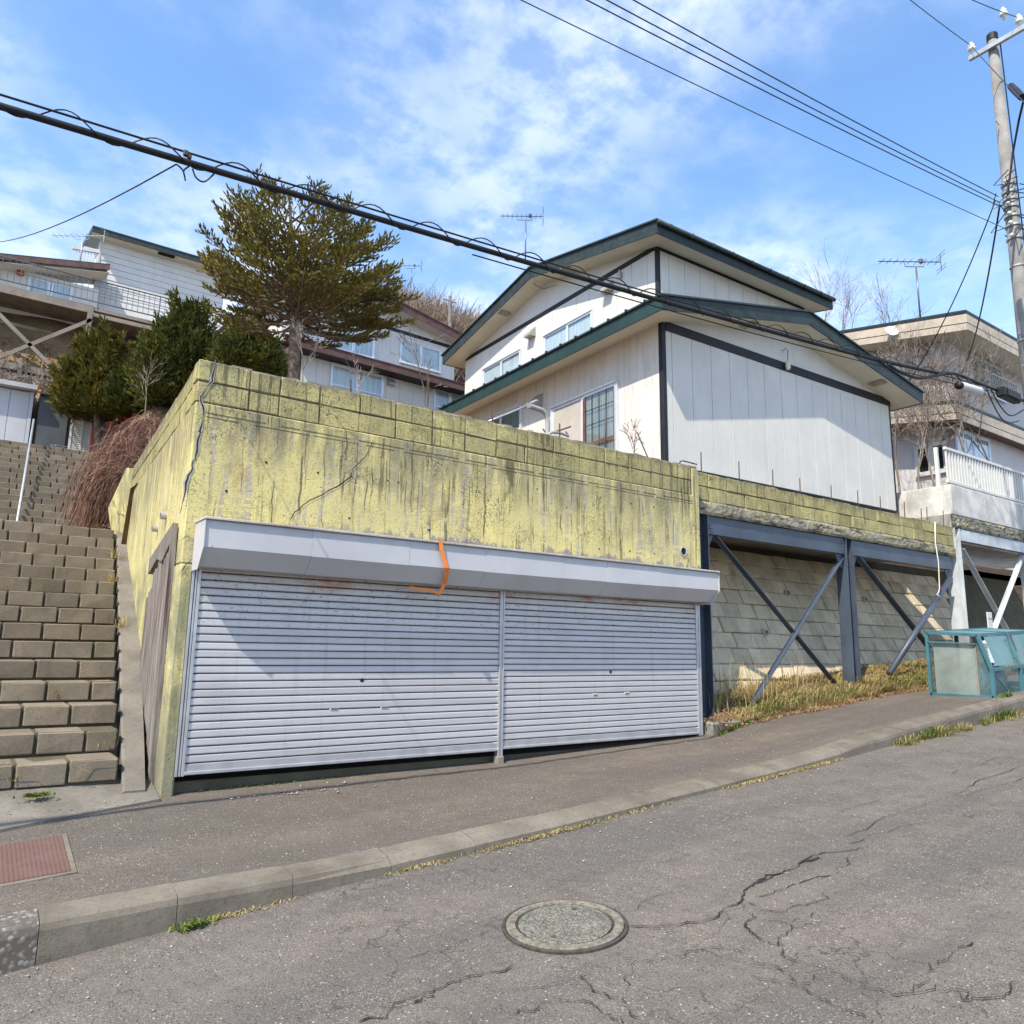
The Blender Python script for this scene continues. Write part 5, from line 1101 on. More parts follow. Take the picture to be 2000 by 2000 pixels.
MB().prism([(RXh-.03, Yc, zt1-.16), (RXh-.03, yR, zR-.85), (RXh-.03, yR, zR-.62), (RXh-.03, Yc, zt1+.06)], (.015, 0, 0)).build('verge_trim', M['beige'], rh)
A = oY(*q8(1440, 1195), Yc); B = oY(*q8(1700, 1000), Yc); window(rh, (A[0], Yc, A[2]-.2), (1, 0, 0), (0, -1, 0), B[0]-A[0], 1.15, 2, 1, 'frame', .06, 'curtaindark')
fg = MB().box((A[0]-.1, Yc-.45, A[2]-.35), (B[0]+.1, Yc-.4, A[2]-.30)).box((A[0]-.1, Yc-.45, A[2]+.25), (B[0]+.1, Yc-.4, A[2]+.30)).build('balcony_rail', M['vent'], rh)
for k in range(15): xx = A[0]-.05+(B[0]-A[0])*k/14; MB().box((xx, Yc-.44, A[2]-.3), (xx+.025, Yc-.41, A[2]+.25)).build('baluster', M['vent'], rh)
P = oX(*q8(975, 900), RXh); wallhood((RXh-.01, P[1], P[2]), (-1, 0, 0), rh, 1.3)
# lower roof band
zL = oX(*q8(1290, 1370), RXh-OV)[2]; yL = oX(*q8(1290, 1370), RXh-OV)[1]; P = oX(*q8(660, 1430), RXh-OV); rl = (P[2]-zL)/(P[1]-yL)
for zz, h_, mt in ((0, .07, 'trim'), (-.07, .26, 'beige'), (-.33, .03, 'trim'), (-.36, .18, 'beige')):
    MB().box((RXh-OV, yL, zL+zz-h_), (RXh+7.5, yL+.03, zL+zz)).build('fascia', M[mt], rh)
    MB().prism([(RXh-OV, yL+.03, zL+zz-h_), (RXh-OV, yL+4, zL+4*rl+zz-h_), (RXh-OV, yL+4, zL+4*rl+zz), (RXh-OV, yL+.03, zL+zz)], (.03, 0, 0)).build('fascia', M[mt], rh)
MB().prism([(RXh-OV, yL, zL), (RXh+7.5, yL, zL), (RXh+7.5, yL+4, zL+4*rl), (RXh-OV, yL+4, zL+4*rl)], (0, 0, .05)).build('roof', M['roofdark'], rh)
MB().prism([(RXh-OV+.03, yL+.03, zL-.53), (RXh+7.4, yL+.03, zL-.53), (RXh+7.4, yL+4, zL+4*rl-.53), (RXh-OV+.03, yL+4, zL+4*rl-.53)], (0, 0, .02)).build('soffit', M['brown'], rh)
q9 = lambda x, y: (1600+x/4.83, 850+y/4.83)
A = oX(*q9(930, 390), RXh); B = oX(*q9(1190, 30), RXh); window(rh, (RXh-.01, A[1], A[2]), (0, -1, 0), (-1, 0, 0), A[1]-B[1], B[2]-A[2]-.1, 2, 1, 'signwhite', .09, 'darkgap')  # no curtain here: a near-black sheet paints the dark room behind the glass
A = oY(*q8(1310, 1932), Yc); B = oY(*q8(1590, 1760), Yc); window(rh, (A[0], Yc, A[2]-.4), (1, 0, 0), (0, -1, 0), B[0]-A[0], 1.4, 2, 1, 'frame', .07, 'curtain')
P = oX(*q8(955, 590), RXh-OV+.1); tp = oX(*q8(955, 85), RXh-OV+.1); antenna('tv_antenna', 'television antenna with dark mast on the beige-eaved house', P, tp[2]-P[2], CA*np.array([1, 1, 0]), 'antenna', 1.9, 1.7)
P = oX(*q8(680, 720), RXh-OV-.1); dd = thing('satellite_dish', 'white satellite dish on the beige-eaved roof edge', 'dish', P)
MB().lathe(P, [(.001, .0), (.08, .01), (.16, .035), (.21, .07), (.20, .075), (.15, .045), (.06, .02)], 20, (-.6, -.7, .4)).build('reflector', M['signwhite'], dd, smooth=True); MB().tube([P, P+np.array([-.3, -.4, .05])], .012, 6).build('feed_arm', M['galv'], dd); MB().tube([P+[.1, .1, -.4], P], .02, 6).build('mount', M['galv'], dd)

# ================================================================== utility pole and cables
PX, PY = 14.85, 5.12; gz = zkerb(PX)
up_ = thing('utility_pole', 'tall grey concrete utility pole at the right edge', 'utility pole', (PX, PY, gz))
zt = oY(1941, 75, PY)[2]
MB().tube([(PX, PY, gz-.3), (PX, PY, zt)], [.165, .086], 24).build('shaft', M['pole'], up_, smooth=True)
MB().lathe((PX, PY, zt), [(.096, -.10), (.096, .03), (.08, .05), (.001, .05)], 20).build('cap', M['cable'], up_)
cy0 = oX(1893, 115, PX-.12); cl_ = 1.9
za = cy0[2]; ya, yb = cy0[1], PY-1.1
MB().box((PX-.16, yb, za-.05), (PX-.09, ya, za+.04)).build('crossarm', M['galv'], up_)
def insul(P, nm='insulator'): return MB().lathe(P, [(.02, -.10), (.02, -.02), (.06, -.01), (.075, .03), (.045, .045), (.065, .07), (.06, .10), (.03, .13), (.03, .16), (.001, .165)], 14).build(nm, M['porcelain'], up_, smooth=True)
ins = []
for t in (.04, .60, .95):
    P = np.array([PX-.125, ya+(yb-ya)*t, za+.15]); insul(P); ins.append(P+[0, 0, .10])
P = oX(1960, 30, PX-.1); insul(P)
for z_ in (gz+1.9, gz+2.35, gz+2.8, gz+3.3, gz+3.8, gz+4.3, gz+4.8, gz+5.4, gz+6.0, gz+9.3, gz+10.2):
    s_ = 1 if int(z_*7) % 2 else -1; MB().tube([(PX-.14*s_, PY, z_), (PX-.33*s_, PY-.02, z_), (PX-.33*s_, PY-.02, z_+.03)], .009, 6).build('step_bolt', M['galv'], up_)
for py in (358, 372, 385, 398, 415, 432, 455):
    P = oY(1965, py, PY); rr = .088+(zt-P[2])*.0066; MB().lathe((PX, PY, P[2]), [(rr+.012, -.02), (rr+.018, -.02), (rr+.018, .02), (rr+.012, .02)], 20).build('band', M['galv'], up_)
    for k in range(2):
        a = random.uniform(0, 6.28); MB().tube([(PX+rr*math.cos(a), PY+rr*math.sin(a), P[2]), (PX+(rr+.25)*math.cos(a), PY+(rr+.25)*math.sin(a), P[2]+random.uniform(-.1, .12)), (PX+(rr+.1)*math.cos(a+.8), PY+(rr+.1)*math.sin(a+.8), P[2]+.2)], .010, 6).build('jumper_wire', M['cable'], up_)
    MB().lathe((PX-rr-.06, PY-.03, P[2]), [(.01, -.05), (.035, -.03), (.035, .03), (.01, .05)], 10, (1, 0, 0)).build('spool_insulator', M['porcelain'], up_)
for py in (520, 655, 770):
    P = oY(1985, py, PY); rr = .088+(zt-P[2])*.0066; MB().lathe((PX, PY, P[2]), [(rr+.006, -.012), (rr+.010, -.012), (rr+.010, .012), (rr+.006, .012)], 20).build('band', M['galv'], up_)
MB().tube([(PX-.05, PY-.14, za), (PX-.06, PY-.17, 8.0), (PX-.08, PY-.20, gz)], .012, 6).build('riser_cable', M['cable'], up_)
MB().tube([oY(1968, 380, PY-.3), oY(1978, 300, PY-.4), oY(1990, 235, PY-.6), oY(2003, 180, PY-.9)], .02, 6).build('twisted_cable', M['cable'], up_)
def wire(name, label, A, B, r, sag=.12, n=14, mat='wire', group=None, ext=0.0, cat='wire'):
    A = np.array(A, float); B = np.array(B, float); B = B+(B-A)*ext; P = [A+(B-A)*t-np.array([0, 0, 4*sag*t*(1-t)]) for t in np.linspace(0, 1, n)]
    o = MB().tube(P, r, 6).build(name, M[mat], None, A, smooth=True); return tag(o, label, cat, group)
labs = ['highest of the three close power lines running up left from the pole', 'middle of the three close power lines running up left from the pole', 'lowest of the three close power lines running up left from the pole', 'single thin power line sloping below the group of three']
for (pb, pt, lab, r) in (((1950, 384), (1257, -2), labs[0], .0085), ((1954, 396), (1206, -2), labs[1], .0085), ((1957, 405), (1168, -2), labs[2], .0085), ((1962, 446), (1043, -2), labs[3], .0065)):
    A = oY(*pb, PY-.05); z_ = A[2]-.4; B = oZ(*pt, z_); wire('power_line', lab, A, B, r, .10, 16, 'wire', 'wires leaving the pole', .6)
B = oZ(1781, -2, ins[0][2]-.3); wire('power_line', 'topmost thin line from the left insulator of the pole', ins[0], B, .008, .05, 12, 'wire', 'wires leaving the pole', 1.0)
B = oZ(1905, -2, ins[1][2]-.1); wire('power_line', 'thin line from the middle insulator of the crossarm', ins[1], B, .008, .05, 12, 'wire', 'wires leaving the pole', 1.0)
A = ins[0]; wire('power_line', 'thin line running right from the left insulator past a black sleeve', ins[0], oY(2010, 205, PY-1.5), .008, .05, 8, 'wire', 'wires leaving the pole', .4)
A = oY(1974, 168, PY-.9); B = oY(1996, 190, PY-1.2); o = MB().tube([A, (A+B)/2, B], [.05, .055, .05], 10).build('cable_sleeve', M['cable'], None, A); tag(o, 'black cable sleeve on a wire right of the pole', 'cable sleeve')
wire('service_drop', 'thin cable from the pole down to the white house roof edge', oY(1944, 392, PY), HF.wor((rx1-.3, -.3, rzE+.1)), .011, .25, 16, 'cable', None, 0, 'cable')
wire('service_drop', 'thin cable from the pole down to the beige-eaved house', oY(1952, 405, PY), oX(1872, 738, RXh-.1), .016, .5, 16, 'cable', None, 0, 'cable')
# trunk telephone cable
tk = thing('telephone_cable', 'thick black telephone cable with wound wire crossing the whole view', 'cable', (0, 5.1, 4.7))
TP = [(0, 207), (362, 316), (1035, 514), (1294, 588), (1708, 702)]; TPs = [oY(*q, 5.1) for q in TP]; e0 = TPs[0]-(TPs[1]-TPs[0])*6
pts = [e0]+TPs+[oY(1830, 728, 5.1), oY(1868, 731, 5.1), oY(1920, 752, 5.1), np.array([PX-.15, 5.1, oY(1985, 775, 5.1)[2]])]
def crv(P, n=10):
    P = [np.array(p, float) for p in P]; out = []
    for i in range(len(P)-1):
        p0 = P[max(i-1, 0)]; p1 = P[i]; p2 = P[i+1]; p3 = P[min(i+2, len(P)-1)]
        for t in np.linspace(0, 1, n, endpoint=False): out.append(.5*((2*p1)+(p2-p0)*t+(2*p0-5*p1+4*p2-p3)*t*t+(3*p1-p0-3*p2+p3)*t**3))
    return out+[P[-1]]
lin = [pts[0]+(pts[5]-pts[0])*t for t in np.linspace(0, 1, 40)]
fit = np.array(pts); cx = fit[:, 0]; tkz = lambda x: float(np.interp(x, cx, fit[:, 2]))
xsT = np.linspace(cx[0], cx[5], 60); zfit = np.polyfit(cx[1:6], fit[1:6, 2], 2); zt_f = lambda x: np.polyval(zfit, x)
main = [np.array([x, 5.1, zt_f(x)]) for x in xsT]+[p for p in crv(pts[5:], 6)[1:]]
MB().tube(main, .0235, 10).build('trunk', M['cable'], tk, smooth=True)
ms = [np.array([x, 5.1, zt_f(x)+.075-.004*max(0, x)]) for x in np.linspace(cx[0], 13.8, 60)]; MB().tube(ms, .0075, 6).build('messenger_wire', M['cable'], tk)
ms = [np.array([x, 5.14, zt_f(x)-.05-.01*math.sin((x-3)*.45)]) for x in np.linspace(3.2, 12.5, 40)]; MB().tube(ms, .006, 6).build('spare_wire', M['cable'], tk)
hx2 = []; 
for x in np.arange(-3, 12.5, .035):
    a = 2*math.pi*x/.52; s2 = max(0, math.sin(a)); hx2.append(np.array([x, 5.1+.05*math.cos(a), zt_f(x)+.03+(.070*s2 if s2 > 0 else .055*math.sin(a))]))
MB().tube(hx2, .0055, 4).build('lashing_wire', M['cable'], tk)
# second short loop of cable near the pole
MB().tube(crv([oY(1735, 712, 5.08), oY(1755, 725, 5.08), oY(1790, 738, 5.08), oY(1815, 736, 5.08), oY(1845, 730, 5.08)], 6), .022, 8).build('slack_loop', M['cable'], tk, smooth=True)
for pp in ([(1868, 733), (1880, 745), (1893, 742)], [(1925, 755), (1945, 800), (1965, 825), (1990, 822)], [(1935, 760), (1955, 795), (1975, 812), (2000, 800)]):
    MB().tube(crv([oY(*q, 5.05) for q in pp], 5), .010, 6).build('slack_loop', M['cable'], tk, smooth=True)
for px, py, w_ in ((363, 306, .016), (370, 312, .013)):
    P = oY(px, py-5, 5.09); MB().cbox(P-[w_, w_, w_], P+[w_, w_, w_*1.6], .006).build('clamp', M['iron'], tk)
MB().tube(crv([oY(345, 321, 5.1), oY(357, 333, 5.1), oY(362, 353, 5.1)], 4), .006, 5).tube(crv([oY(361, 345, 5.1), oY(359, 333, 5.1), oY(369, 325, 5.1)], 4), .006, 5).tube(crv([oY(376, 330, 5.1), oY(383, 347, 5.1), oY(399, 355, 5.1), oY(418, 340, 5.1)], 5), .006, 5).build('loose_ends', M['cable'], tk)
bxs = thing('cable_closure', 'pale plastic cable closure hanging on the telephone cable by the pole', 'cable closure', oY(1895, 757, 5.05))
A = oY(1874, 753, 5.05); B = oY(1915, 765, 5.05); MB().tube([A, A+(B-A)*.06, A+(B-A)*.94, B], [.05, .065, .065, .05], 14).build('shell', M['signwhite'], bxs, smooth=True)
MB().tube([A-(B-A)*.06, A+(B-A)*.03], .06, 14).build('end_cap', M['cable'], bxs, smooth=True)
bx2 = thing('terminal_box', 'black terminal box hanging on the telephone cable beside the pole', 'terminal box', oY(1970, 772, 5.05))
P = oY(1970, 772, 5.05); MB().cbox(P-[.32, .07, .085], P+[.32, .07, .085], .02).build('box', M['cable'], bx2); MB().cbox(P-[.22, .085, .06], P+[.22, -.071, .06], .01).build('lid', M['trim'], bx2)
wire('service_drop', 'thin cable running from the telephone cable to the far upper left', oY(344, 321, 5.1), oY(0, 448, 14.0), .0055, .25, 16, 'cable', None, .5, 'cable')
# far small pole on the hill
P = oY(*q4(1710, 1000), 40.0); t_ = oY(*q4(1703, 800), 40.0); fpz = thing('utility_pole', 'distant small grey utility pole before the wooded hill', 'utility pole', P-[0, 0, 4]); MB().tube([P-[0, 0, 4], t_], [.16, .10], 10).build('shaft', M['pole'], fpz); MB().box(t_-[.5, .05, .35], t_+[.5, .05, -.28]).build('crossarm', M['galv'], fpz)

# ================================================================== rubbish cage
BX0, BX1, BY0, BY1 = 12.15, 14.05, 5.10, 5.95
def bz(x, y): return zwalk(x, y)
zb0 = .845; gr = .055
rc = thing('rubbish_cage', 'blue metal rubbish collection cage with mesh sides on the pavement', 'rubbish cage', (BX0, BY0, zb0))
def zs(x): return (x-BX0)*gr
def R3(x, y, z): return np.array([x, y, zb0+z+zs(x)])
prf = [(BY1, .0), (BY1, 1.0), (BY0+.12, .955), (BY0-.03, .46), (BY0-.03, .0)]
t = .045
for x in (BX0, (BX0+BX1)/2, BX1):
    for (a, b) in zip(prf, prf[1:]+prf[:1]):
        up = (1, 0, 0); z0 = .07 if a[1] == 0 and b[1] == 0 else None
        A = R3(x, a[0], a[1] if z0 is None else z0); B = R3(x, b[0], b[1] if z0 is None else z0); MB().bar(A, B, t, t, up).build('frame_bar', M['blue'], rc)
for (y, z) in prf[1:4]+[(BY1, .07), (BY0-.03, .07)]: MB().bar(R3(BX0+t/2, y, z), R3(BX1, y, z), t*.95, t*.95).build('frame_bar', M['blue'], rc)
MB().bar(R3(BX0, BY1, .86), R3(BX0, BY0+.15, .83), .02, .06, (1, 0, 0)).build('end_rail', M['blue'], rc)
# end mesh of diamonds
def dmesh(P, U, V, w_, h_, pitch, r, poly=None):
    mb = MB(); U = np.array(U); V = np.array(V); N = np.cross(U, V); N = N/np.linalg.norm(N); k = pitch
    c = -h_
    while c < w_:
        for sgn in (1, -1):
            if sgn == 1: u0, v0 = max(0, c), max(0, -c); ln = min(w_-u0, h_-v0); a = (u0, v0); b = (u0+ln, v0+ln)
            else: u0, v0 = max(0, c), min(h_, h_+c); ln = min(w_-u0, v0); a = (u0, v0); b = (u0+ln, v0-ln)
            if ln > .01:
                A = P+U*a[0]+V*a[1]; B = P+U*b[0]+V*b[1]; d = (B-A)/np.linalg.norm(B-A); s_ = np.cross(N, d)*r; mb.add([A-s_, A+s_, B+s_, B-s_], [(0, 1, 2, 3)])
        c += k
    return mb
ep = dmesh(R3(BX0+.015, BY1-.07, .09), (0, -1, 0), (0, 0, 1), .60, .74, .030, .0055); ep.build('end_mesh', M['palemesh'], rc); dmesh(R3(BX0+.012, BY1-.69, .09), (0, -1, 0), (0, 0, 1), .16, .74, .030, .0045).build('end_mesh', M['tealsheet'], rc)
MB().bar(R3(BX0+.015, BY1-.68, .08), R3(BX0+.015, BY1-.68, .83), .02, .02, (1, 0, 0)).build('end_mesh_edge', M['rusty'], rc)
fmv = np.array([0, .15, .495]); fmv = fmv/np.linalg.norm(fmv); ux_ = np.array([1, 0, gr]); ux_ /= np.linalg.norm(ux_)
for k in range(2):
    xa = BX0+.04+k*.95; L_ = .86
    MB().prism([R3(xa+.12, BY0+.0, .50), R3(xa+L_, BY0+.0, .50), R3(xa+L_, BY0+.105, .93), R3(xa+.12, BY0+.105, .93)], (0, .006, 0)).build('lid_panel', M['tealsheet'], rc)
    MB().tube([R3(xa+L_-.12, BY0-.01, .58), R3(xa+L_-.12, BY0-.05, .60), R3(xa+L_-.12, BY0+.02, .86), R3(xa+L_-.12, BY0+.08, .86)], .010, 6).build('lid_handle', M['blue'], rc)
    dmesh(R3(xa, BY0-.02, .08), ux_, (0, 0, 1), .9, .36, .035, .0035).build('front_mesh', M['tealsheet'], rc)
    MB().bar(R3(xa, BY0-.015, .42), R3(xa+.5, BY0-.015, .1), .02, .02).build('front_brace', M['blue'], rc)
dmesh(R3(BX0, BY1, .09), ux_, (0, 0, 1), 1.85, .88, .035, .0035).build('back_mesh', M['tealsheet'], rc)
for k in range(7): MB().bar(R3(BX0+.15+k*.27, BY0+.12, .958), R3(BX0+.15+k*.27, BY1, .998), .03, .008).build('top_slat', M['blue'], rc)
MB().prism([R3(BX0+.02, BY0+.14, .965), R3(BX1, BY0+.14, .965), R3(BX1, BY1, 1.003), R3(BX0+.02, BY1, 1.003)], (0, 0, .004)).build('top_mesh', M['tealsheet'], rc)
# notice on the slanting front post
nv = np.array([0, .15, .495]); nv /= np.linalg.norm(nv); pA = R3(BX0-.028, BY0+.09, .86); 
def nq(a, b, off): # a along width (x), b down the slope
    return R3(BX0+.01+a, BY0+.13-.15*b/.5, .90-.495*b/.5)+np.array([0, -.030-off, -.008])
nt_ = MB().prism([nq(0, .02, 0), nq(.16, .02, 0), nq(.16, .34, 0), nq(0, .34, 0)], (0, -.004, 0)).build('notice', M['signwhite'], rc)
for (a, b, w_, h_, mt) in ((.02, .06, .12, .03, 'signred'), (.04, .10, .035, .035, 'signred'), (.09, .10, .045, .03, 'signred'), (.03, .155, .06, .012, 'signgrey'), (.05, .18, .07, .012, 'signgrey'), (.03, .21, .10, .006, 'signgrey'), (.03, .23, .08, .006, 'signgrey'), (.03, .27, .10, .006, 'signgrey')):
    MB().prism([nq(a, b, .005), nq(a+w_, b, .005), nq(a+w_, b+h_, .005), nq(a, b+h_, .005)], (0, -.001, 0)).build('notice_print', M[mt], nt_)
# bags inside
def blob(c, r, sq, seed, n=16, m_=12):
    rg2 = np.random.default_rng(seed); ph = rg2.uniform(0, 6, 6); V = []; Fc = []
    for i in range(m_+1):
        for j in range(n):
            th = math.pi*i/m_; fi = 2*math.pi*j/n; k = 1+.10*math.sin(3*fi+ph[0])*math.sin(2*th+ph[1])+.07*math.sin(5*fi+ph[2]+3*th)+.05*math.sin(9*fi+ph[3])*math.sin(7*th)
            V.append((c[0]+r*k*math.sin(th)*math.cos(fi), c[1]+r*k*math.sin(th)*math.sin(fi)*.9, c[2]+r*sq*k*math.cos(th)))
    for i in range(m_):
        for j in range(n): Fc.append((i*n+j, i*n+(j+1) % n, (i+1)*n+(j+1) % n, (i+1)*n+j))
    return MB().add(V, Fc)
for i, (x, y, r, lab) in enumerate(((12.42, 5.33, .20, 'nearest clear plastic rubbish bag inside the blue cage'), (12.85, 5.38, .21, 'second clear plastic rubbish bag further inside the blue cage'))):
    c = R3(x, y, .07+r*1.02); o = blob(c, r, 1.15, i).build('rubbish_bag', M['bag'], None, c, smooth=True); tag(o, lab, 'rubbish bag')

# bent conduit on the garage wall top
cb = lambda x, y: (850+x/3.5127, 750+y/3.5127)
cdt = thing('bent_conduit', 'bent grey conduit pipe standing behind the garage wall top', 'conduit', oY(*cb(770, 345), 7.0))
MB().tube(crv([oY(*cb(768, 380), 7.0), oY(*cb(770, 250), 7.0), oY(*cb(745, 190), 7.0), oY(*cb(690, 165), 7.0), oY(*cb(630, 148), 7.0)], 6), .030, 10).build('pipe', M['vent'], cdt, smooth=True)
MB().tube([oY(*cb(628, 135), 7.0), oY(*cb(640, 165), 7.0)], .036, 10).build('collar', M['vent'], cdt)
MB().tube(crv([oY(*cb(650, 135), 7.0), oY(*cb(690, 115), 7.0), oY(*cb(705, 118), 7.0)], 4), .014, 8).build('branch_pipe', M['vent'], cdt)
wire('clothes_pole', 'thin pale pole leaning from the conduit along the garage wall top', oY(*cb(630, 148), 7.0), oY(*cb(385, 250), 7.0), .014, 0, 4, 'galv', None, .15, 'pole')
d2 = thing('pipe_stub', 'short broken pipe with prongs lying on the garage wall top', 'pipe', oY(*cb(820, 345), 6.85))
MB().tube(crv([oY(*cb(775, 350), 6.85), oY(*cb(800, 333), 6.85), oY(*cb(860, 338), 6.85), oY(*cb(915, 358), 6.85)], 4), .018, 8).build('pipe', M['vent'], d2)
MB().tube([oY(*cb(825, 328), 6.85), oY(*cb(930, 292), 6.85)], .012, 6).tube([oY(*cb(895, 325), 6.85), oY(*cb(912, 350), 6.85)], .009, 5).tube([oY(*cb(755, 330), 6.85), oY(*cb(738, 308), 6.85)], .009, 5).build('prong', M['antenna'], d2)

# ================================================================== vegetation
def unit(v): return v/(np.linalg.norm(v, axis=-1, keepdims=True)+1e-9)
def shoots(P, D, L, Wd, cross=True):
    """narrow kite leaves: base P, direction D, length L, width Wd"""
    P = np.asarray(P); D = unit(np.asarray(D)); n = len(P); L = np.broadcast_to(np.asarray(L, float), (n,))[:, None]; Wd = np.broadcast_to(np.asarray(Wd, float), (n,))[:, None]
    r = rng.normal(size=(n, 3)); s1 = unit(np.cross(D, r)); s2 = np.cross(D, s1); V = []; 
    for s_ in ((s1, s2) if cross else (s1,)):
        V.append(np.stack([P, P+D*L*.55+s_*Wd*.5, P+D*L, P+D*L*.55-s_*Wd*.5], 1))
    V = np.concatenate(V, 0); Fc = np.arange(len(V)*4).reshape(-1, 4); return V.reshape(-1, 3), Fc
def ribbons(segA, segB, wA, wB):
    A = np.asarray(segA); B = np.asarray(segB); n = len(A); d = unit(B-A); r = rng.normal(size=(n, 3)); s_ = unit(np.cross(d, r)); wA = np.broadcast_to(np.asarray(wA, float), (n,))[:, None]; wB = np.broadcast_to(np.asarray(wB, float), (n,))[:, None]
    V = np.stack([A-s_*wA/2, A+s_*wA/2, B+s_*wB/2, B-s_*wB/2], 1); return V.reshape(-1, 3), np.arange(n*4).reshape(-1, 4)
def place(name, V, Fc, mat, parent=None, loc=None, nv=4):
    org = np.array(ORG.get(parent.name, (0, 0, 0)) if parent is not None else (loc if loc is not None else (0, 0, 0)))
    return link(name, fastmesh(name, np.asarray(V)-org, Fc, M[mat], nv), parent, loc if parent is None else None)
# ---- fir
def fir():
    fx, fy = 3.66, 11.0; base = np.array([fx, fy, 3.5]); t = thing('fir_tree', 'round-crowned dark olive fir with a bare lower trunk behind the garage wall', 'tree', base)
    top = np.array([3.42, 11.0, 8.50]); tr = [base, (3.70, 11.0, 5.0), (3.66, 11.0, 6.2), (3.58, 11.0, 7.0), (3.50, 11, 7.8), top]
    MB().tube(crv(tr, 5), list(np.linspace(.115, .085, 11))+list(np.linspace(.08, .012, 15)), 12).build('trunk', M['bark'], t, smooth=True)
    tz = np.array([3.5, 5.0, 6.2, 7.0, 7.8, 8.55]); tx = np.array([3.66, 3.70, 3.66, 3.58, 3.50, 3.42])
    SP = []; SD = []; SL = []; br = MB(); segA = []; segB = []; wa = []; wb = []
    CC = np.array([3.86, 11.0, 7.10]); nbr = 128
    for i in range(nbr):
        v = (i+.5)/nbr; phi = math.asin(-.62+1.60*v) if -.62+1.60*v < 1 else 1.45; a = i*2.39996+rng.uniform(-.3, .3); k_ = rng.uniform(.82, 1.06)
        rz_ = 1.38 if phi > 0 else .95; tip = CC+np.array([1.62*math.cos(phi)**.7*math.cos(a)*k_, 1.55*math.cos(phi)**.7*math.sin(a)*k_, rz_*math.sin(phi)*k_]); tip[0] -= .26*max(0, math.sin(phi))
        hd = math.hypot(tip[0]-3.6, tip[1]-11.0); h = min(8.2, max(6.02, tip[2]-(.42 if phi > .2 else .12)*hd-.05)); P0 = np.array([np.interp(h, tz, tx), 11.0, h]); vec = tip-P0; rr = np.linalg.norm(vec); dr = vec/rr
        bow = np.array([0, 0, -.10*rr]); pf = lambda s_: P0+vec*s_+bow*4*s_*(1-s_)*.6
        pts = [pf(s_) for s_ in np.linspace(0, 1, 7)]; br.tube(pts, list(np.linspace(.020, .005, 7)), 5)
        n_sub = max(5, int(rr/.075)); hdv = unit(np.array([dr[0], dr[1], 0])+1e-6); sdv = np.array([-hdv[1], hdv[0], 0])
        for j in range(n_sub):
            s_ = .25+.75*(j+.5)/n_sub; b0 = pf(s_); side = sdv*(1 if j % 2 else -1); L_ = (.10+.42*(1-s_)**.7)*rng.uniform(.7, 1.15)*min(1, rr/1.1)
            d = unit(dr*.8+side*.75+np.array([0, 0, .12+rng.uniform(-.15, .25)])); b1 = b0+d*L_; segA.append(b0); segB.append(b1); wa.append(.009); wb.append(.004)
            m_ = int(L_/.021)+2
            for q in range(m_):
                tt = (q+rng.uniform(.2, 1))/m_
                if rng.uniform() < (.8 if s_ < .55 else .12): continue
                p = b0+d*L_*tt; s3 = unit(np.cross(d, [0, 0, 1])); dd = unit(d*.8+s3*rng.uniform(-.9, .9)+np.array([0, 0, .45+rng.uniform(-.25, .5)])); SP.append(p); SD.append(dd); SL.append(rng.uniform(.05, .115))
        for q in range(9): SP.append(pts[-1]-dr*.05*q*rng.uniform(.4, 1)); SD.append(unit(dr+rng.normal(0, .5, 3)+[0, 0, .5])); SL.append(rng.uniform(.07, .13))
    # second leader tip
    for (tx_, tz_) in ((3.40, 8.52), (3.02, 8.40), (3.42, 8.36), (3.0, 8.28)):
        for q in range(22): SP.append(np.array([tx_, 11, tz_])+rng.normal(0, .05, 3)); SD.append(unit(rng.normal(0, .5, 3)+[0, 0, 1.0])); SL.append(rng.uniform(.08, .15))
    br.build('branch', M['bark'], t); SP = np.array(SP); SD = np.array(SD); SL = np.array(SL)
    V, Fc = ribbons(np.array(segA), np.array(segB), np.array(wa), np.array(wb)); o = place('twig', V, Fc, 'bark', t); o['kind'] = 'stuff'
    V, Fc = shoots(SP, SD, SL, .026); o = place('crown', V, Fc, 'fir', t); o['kind'] = 'stuff'
    return len(SP)
fir()
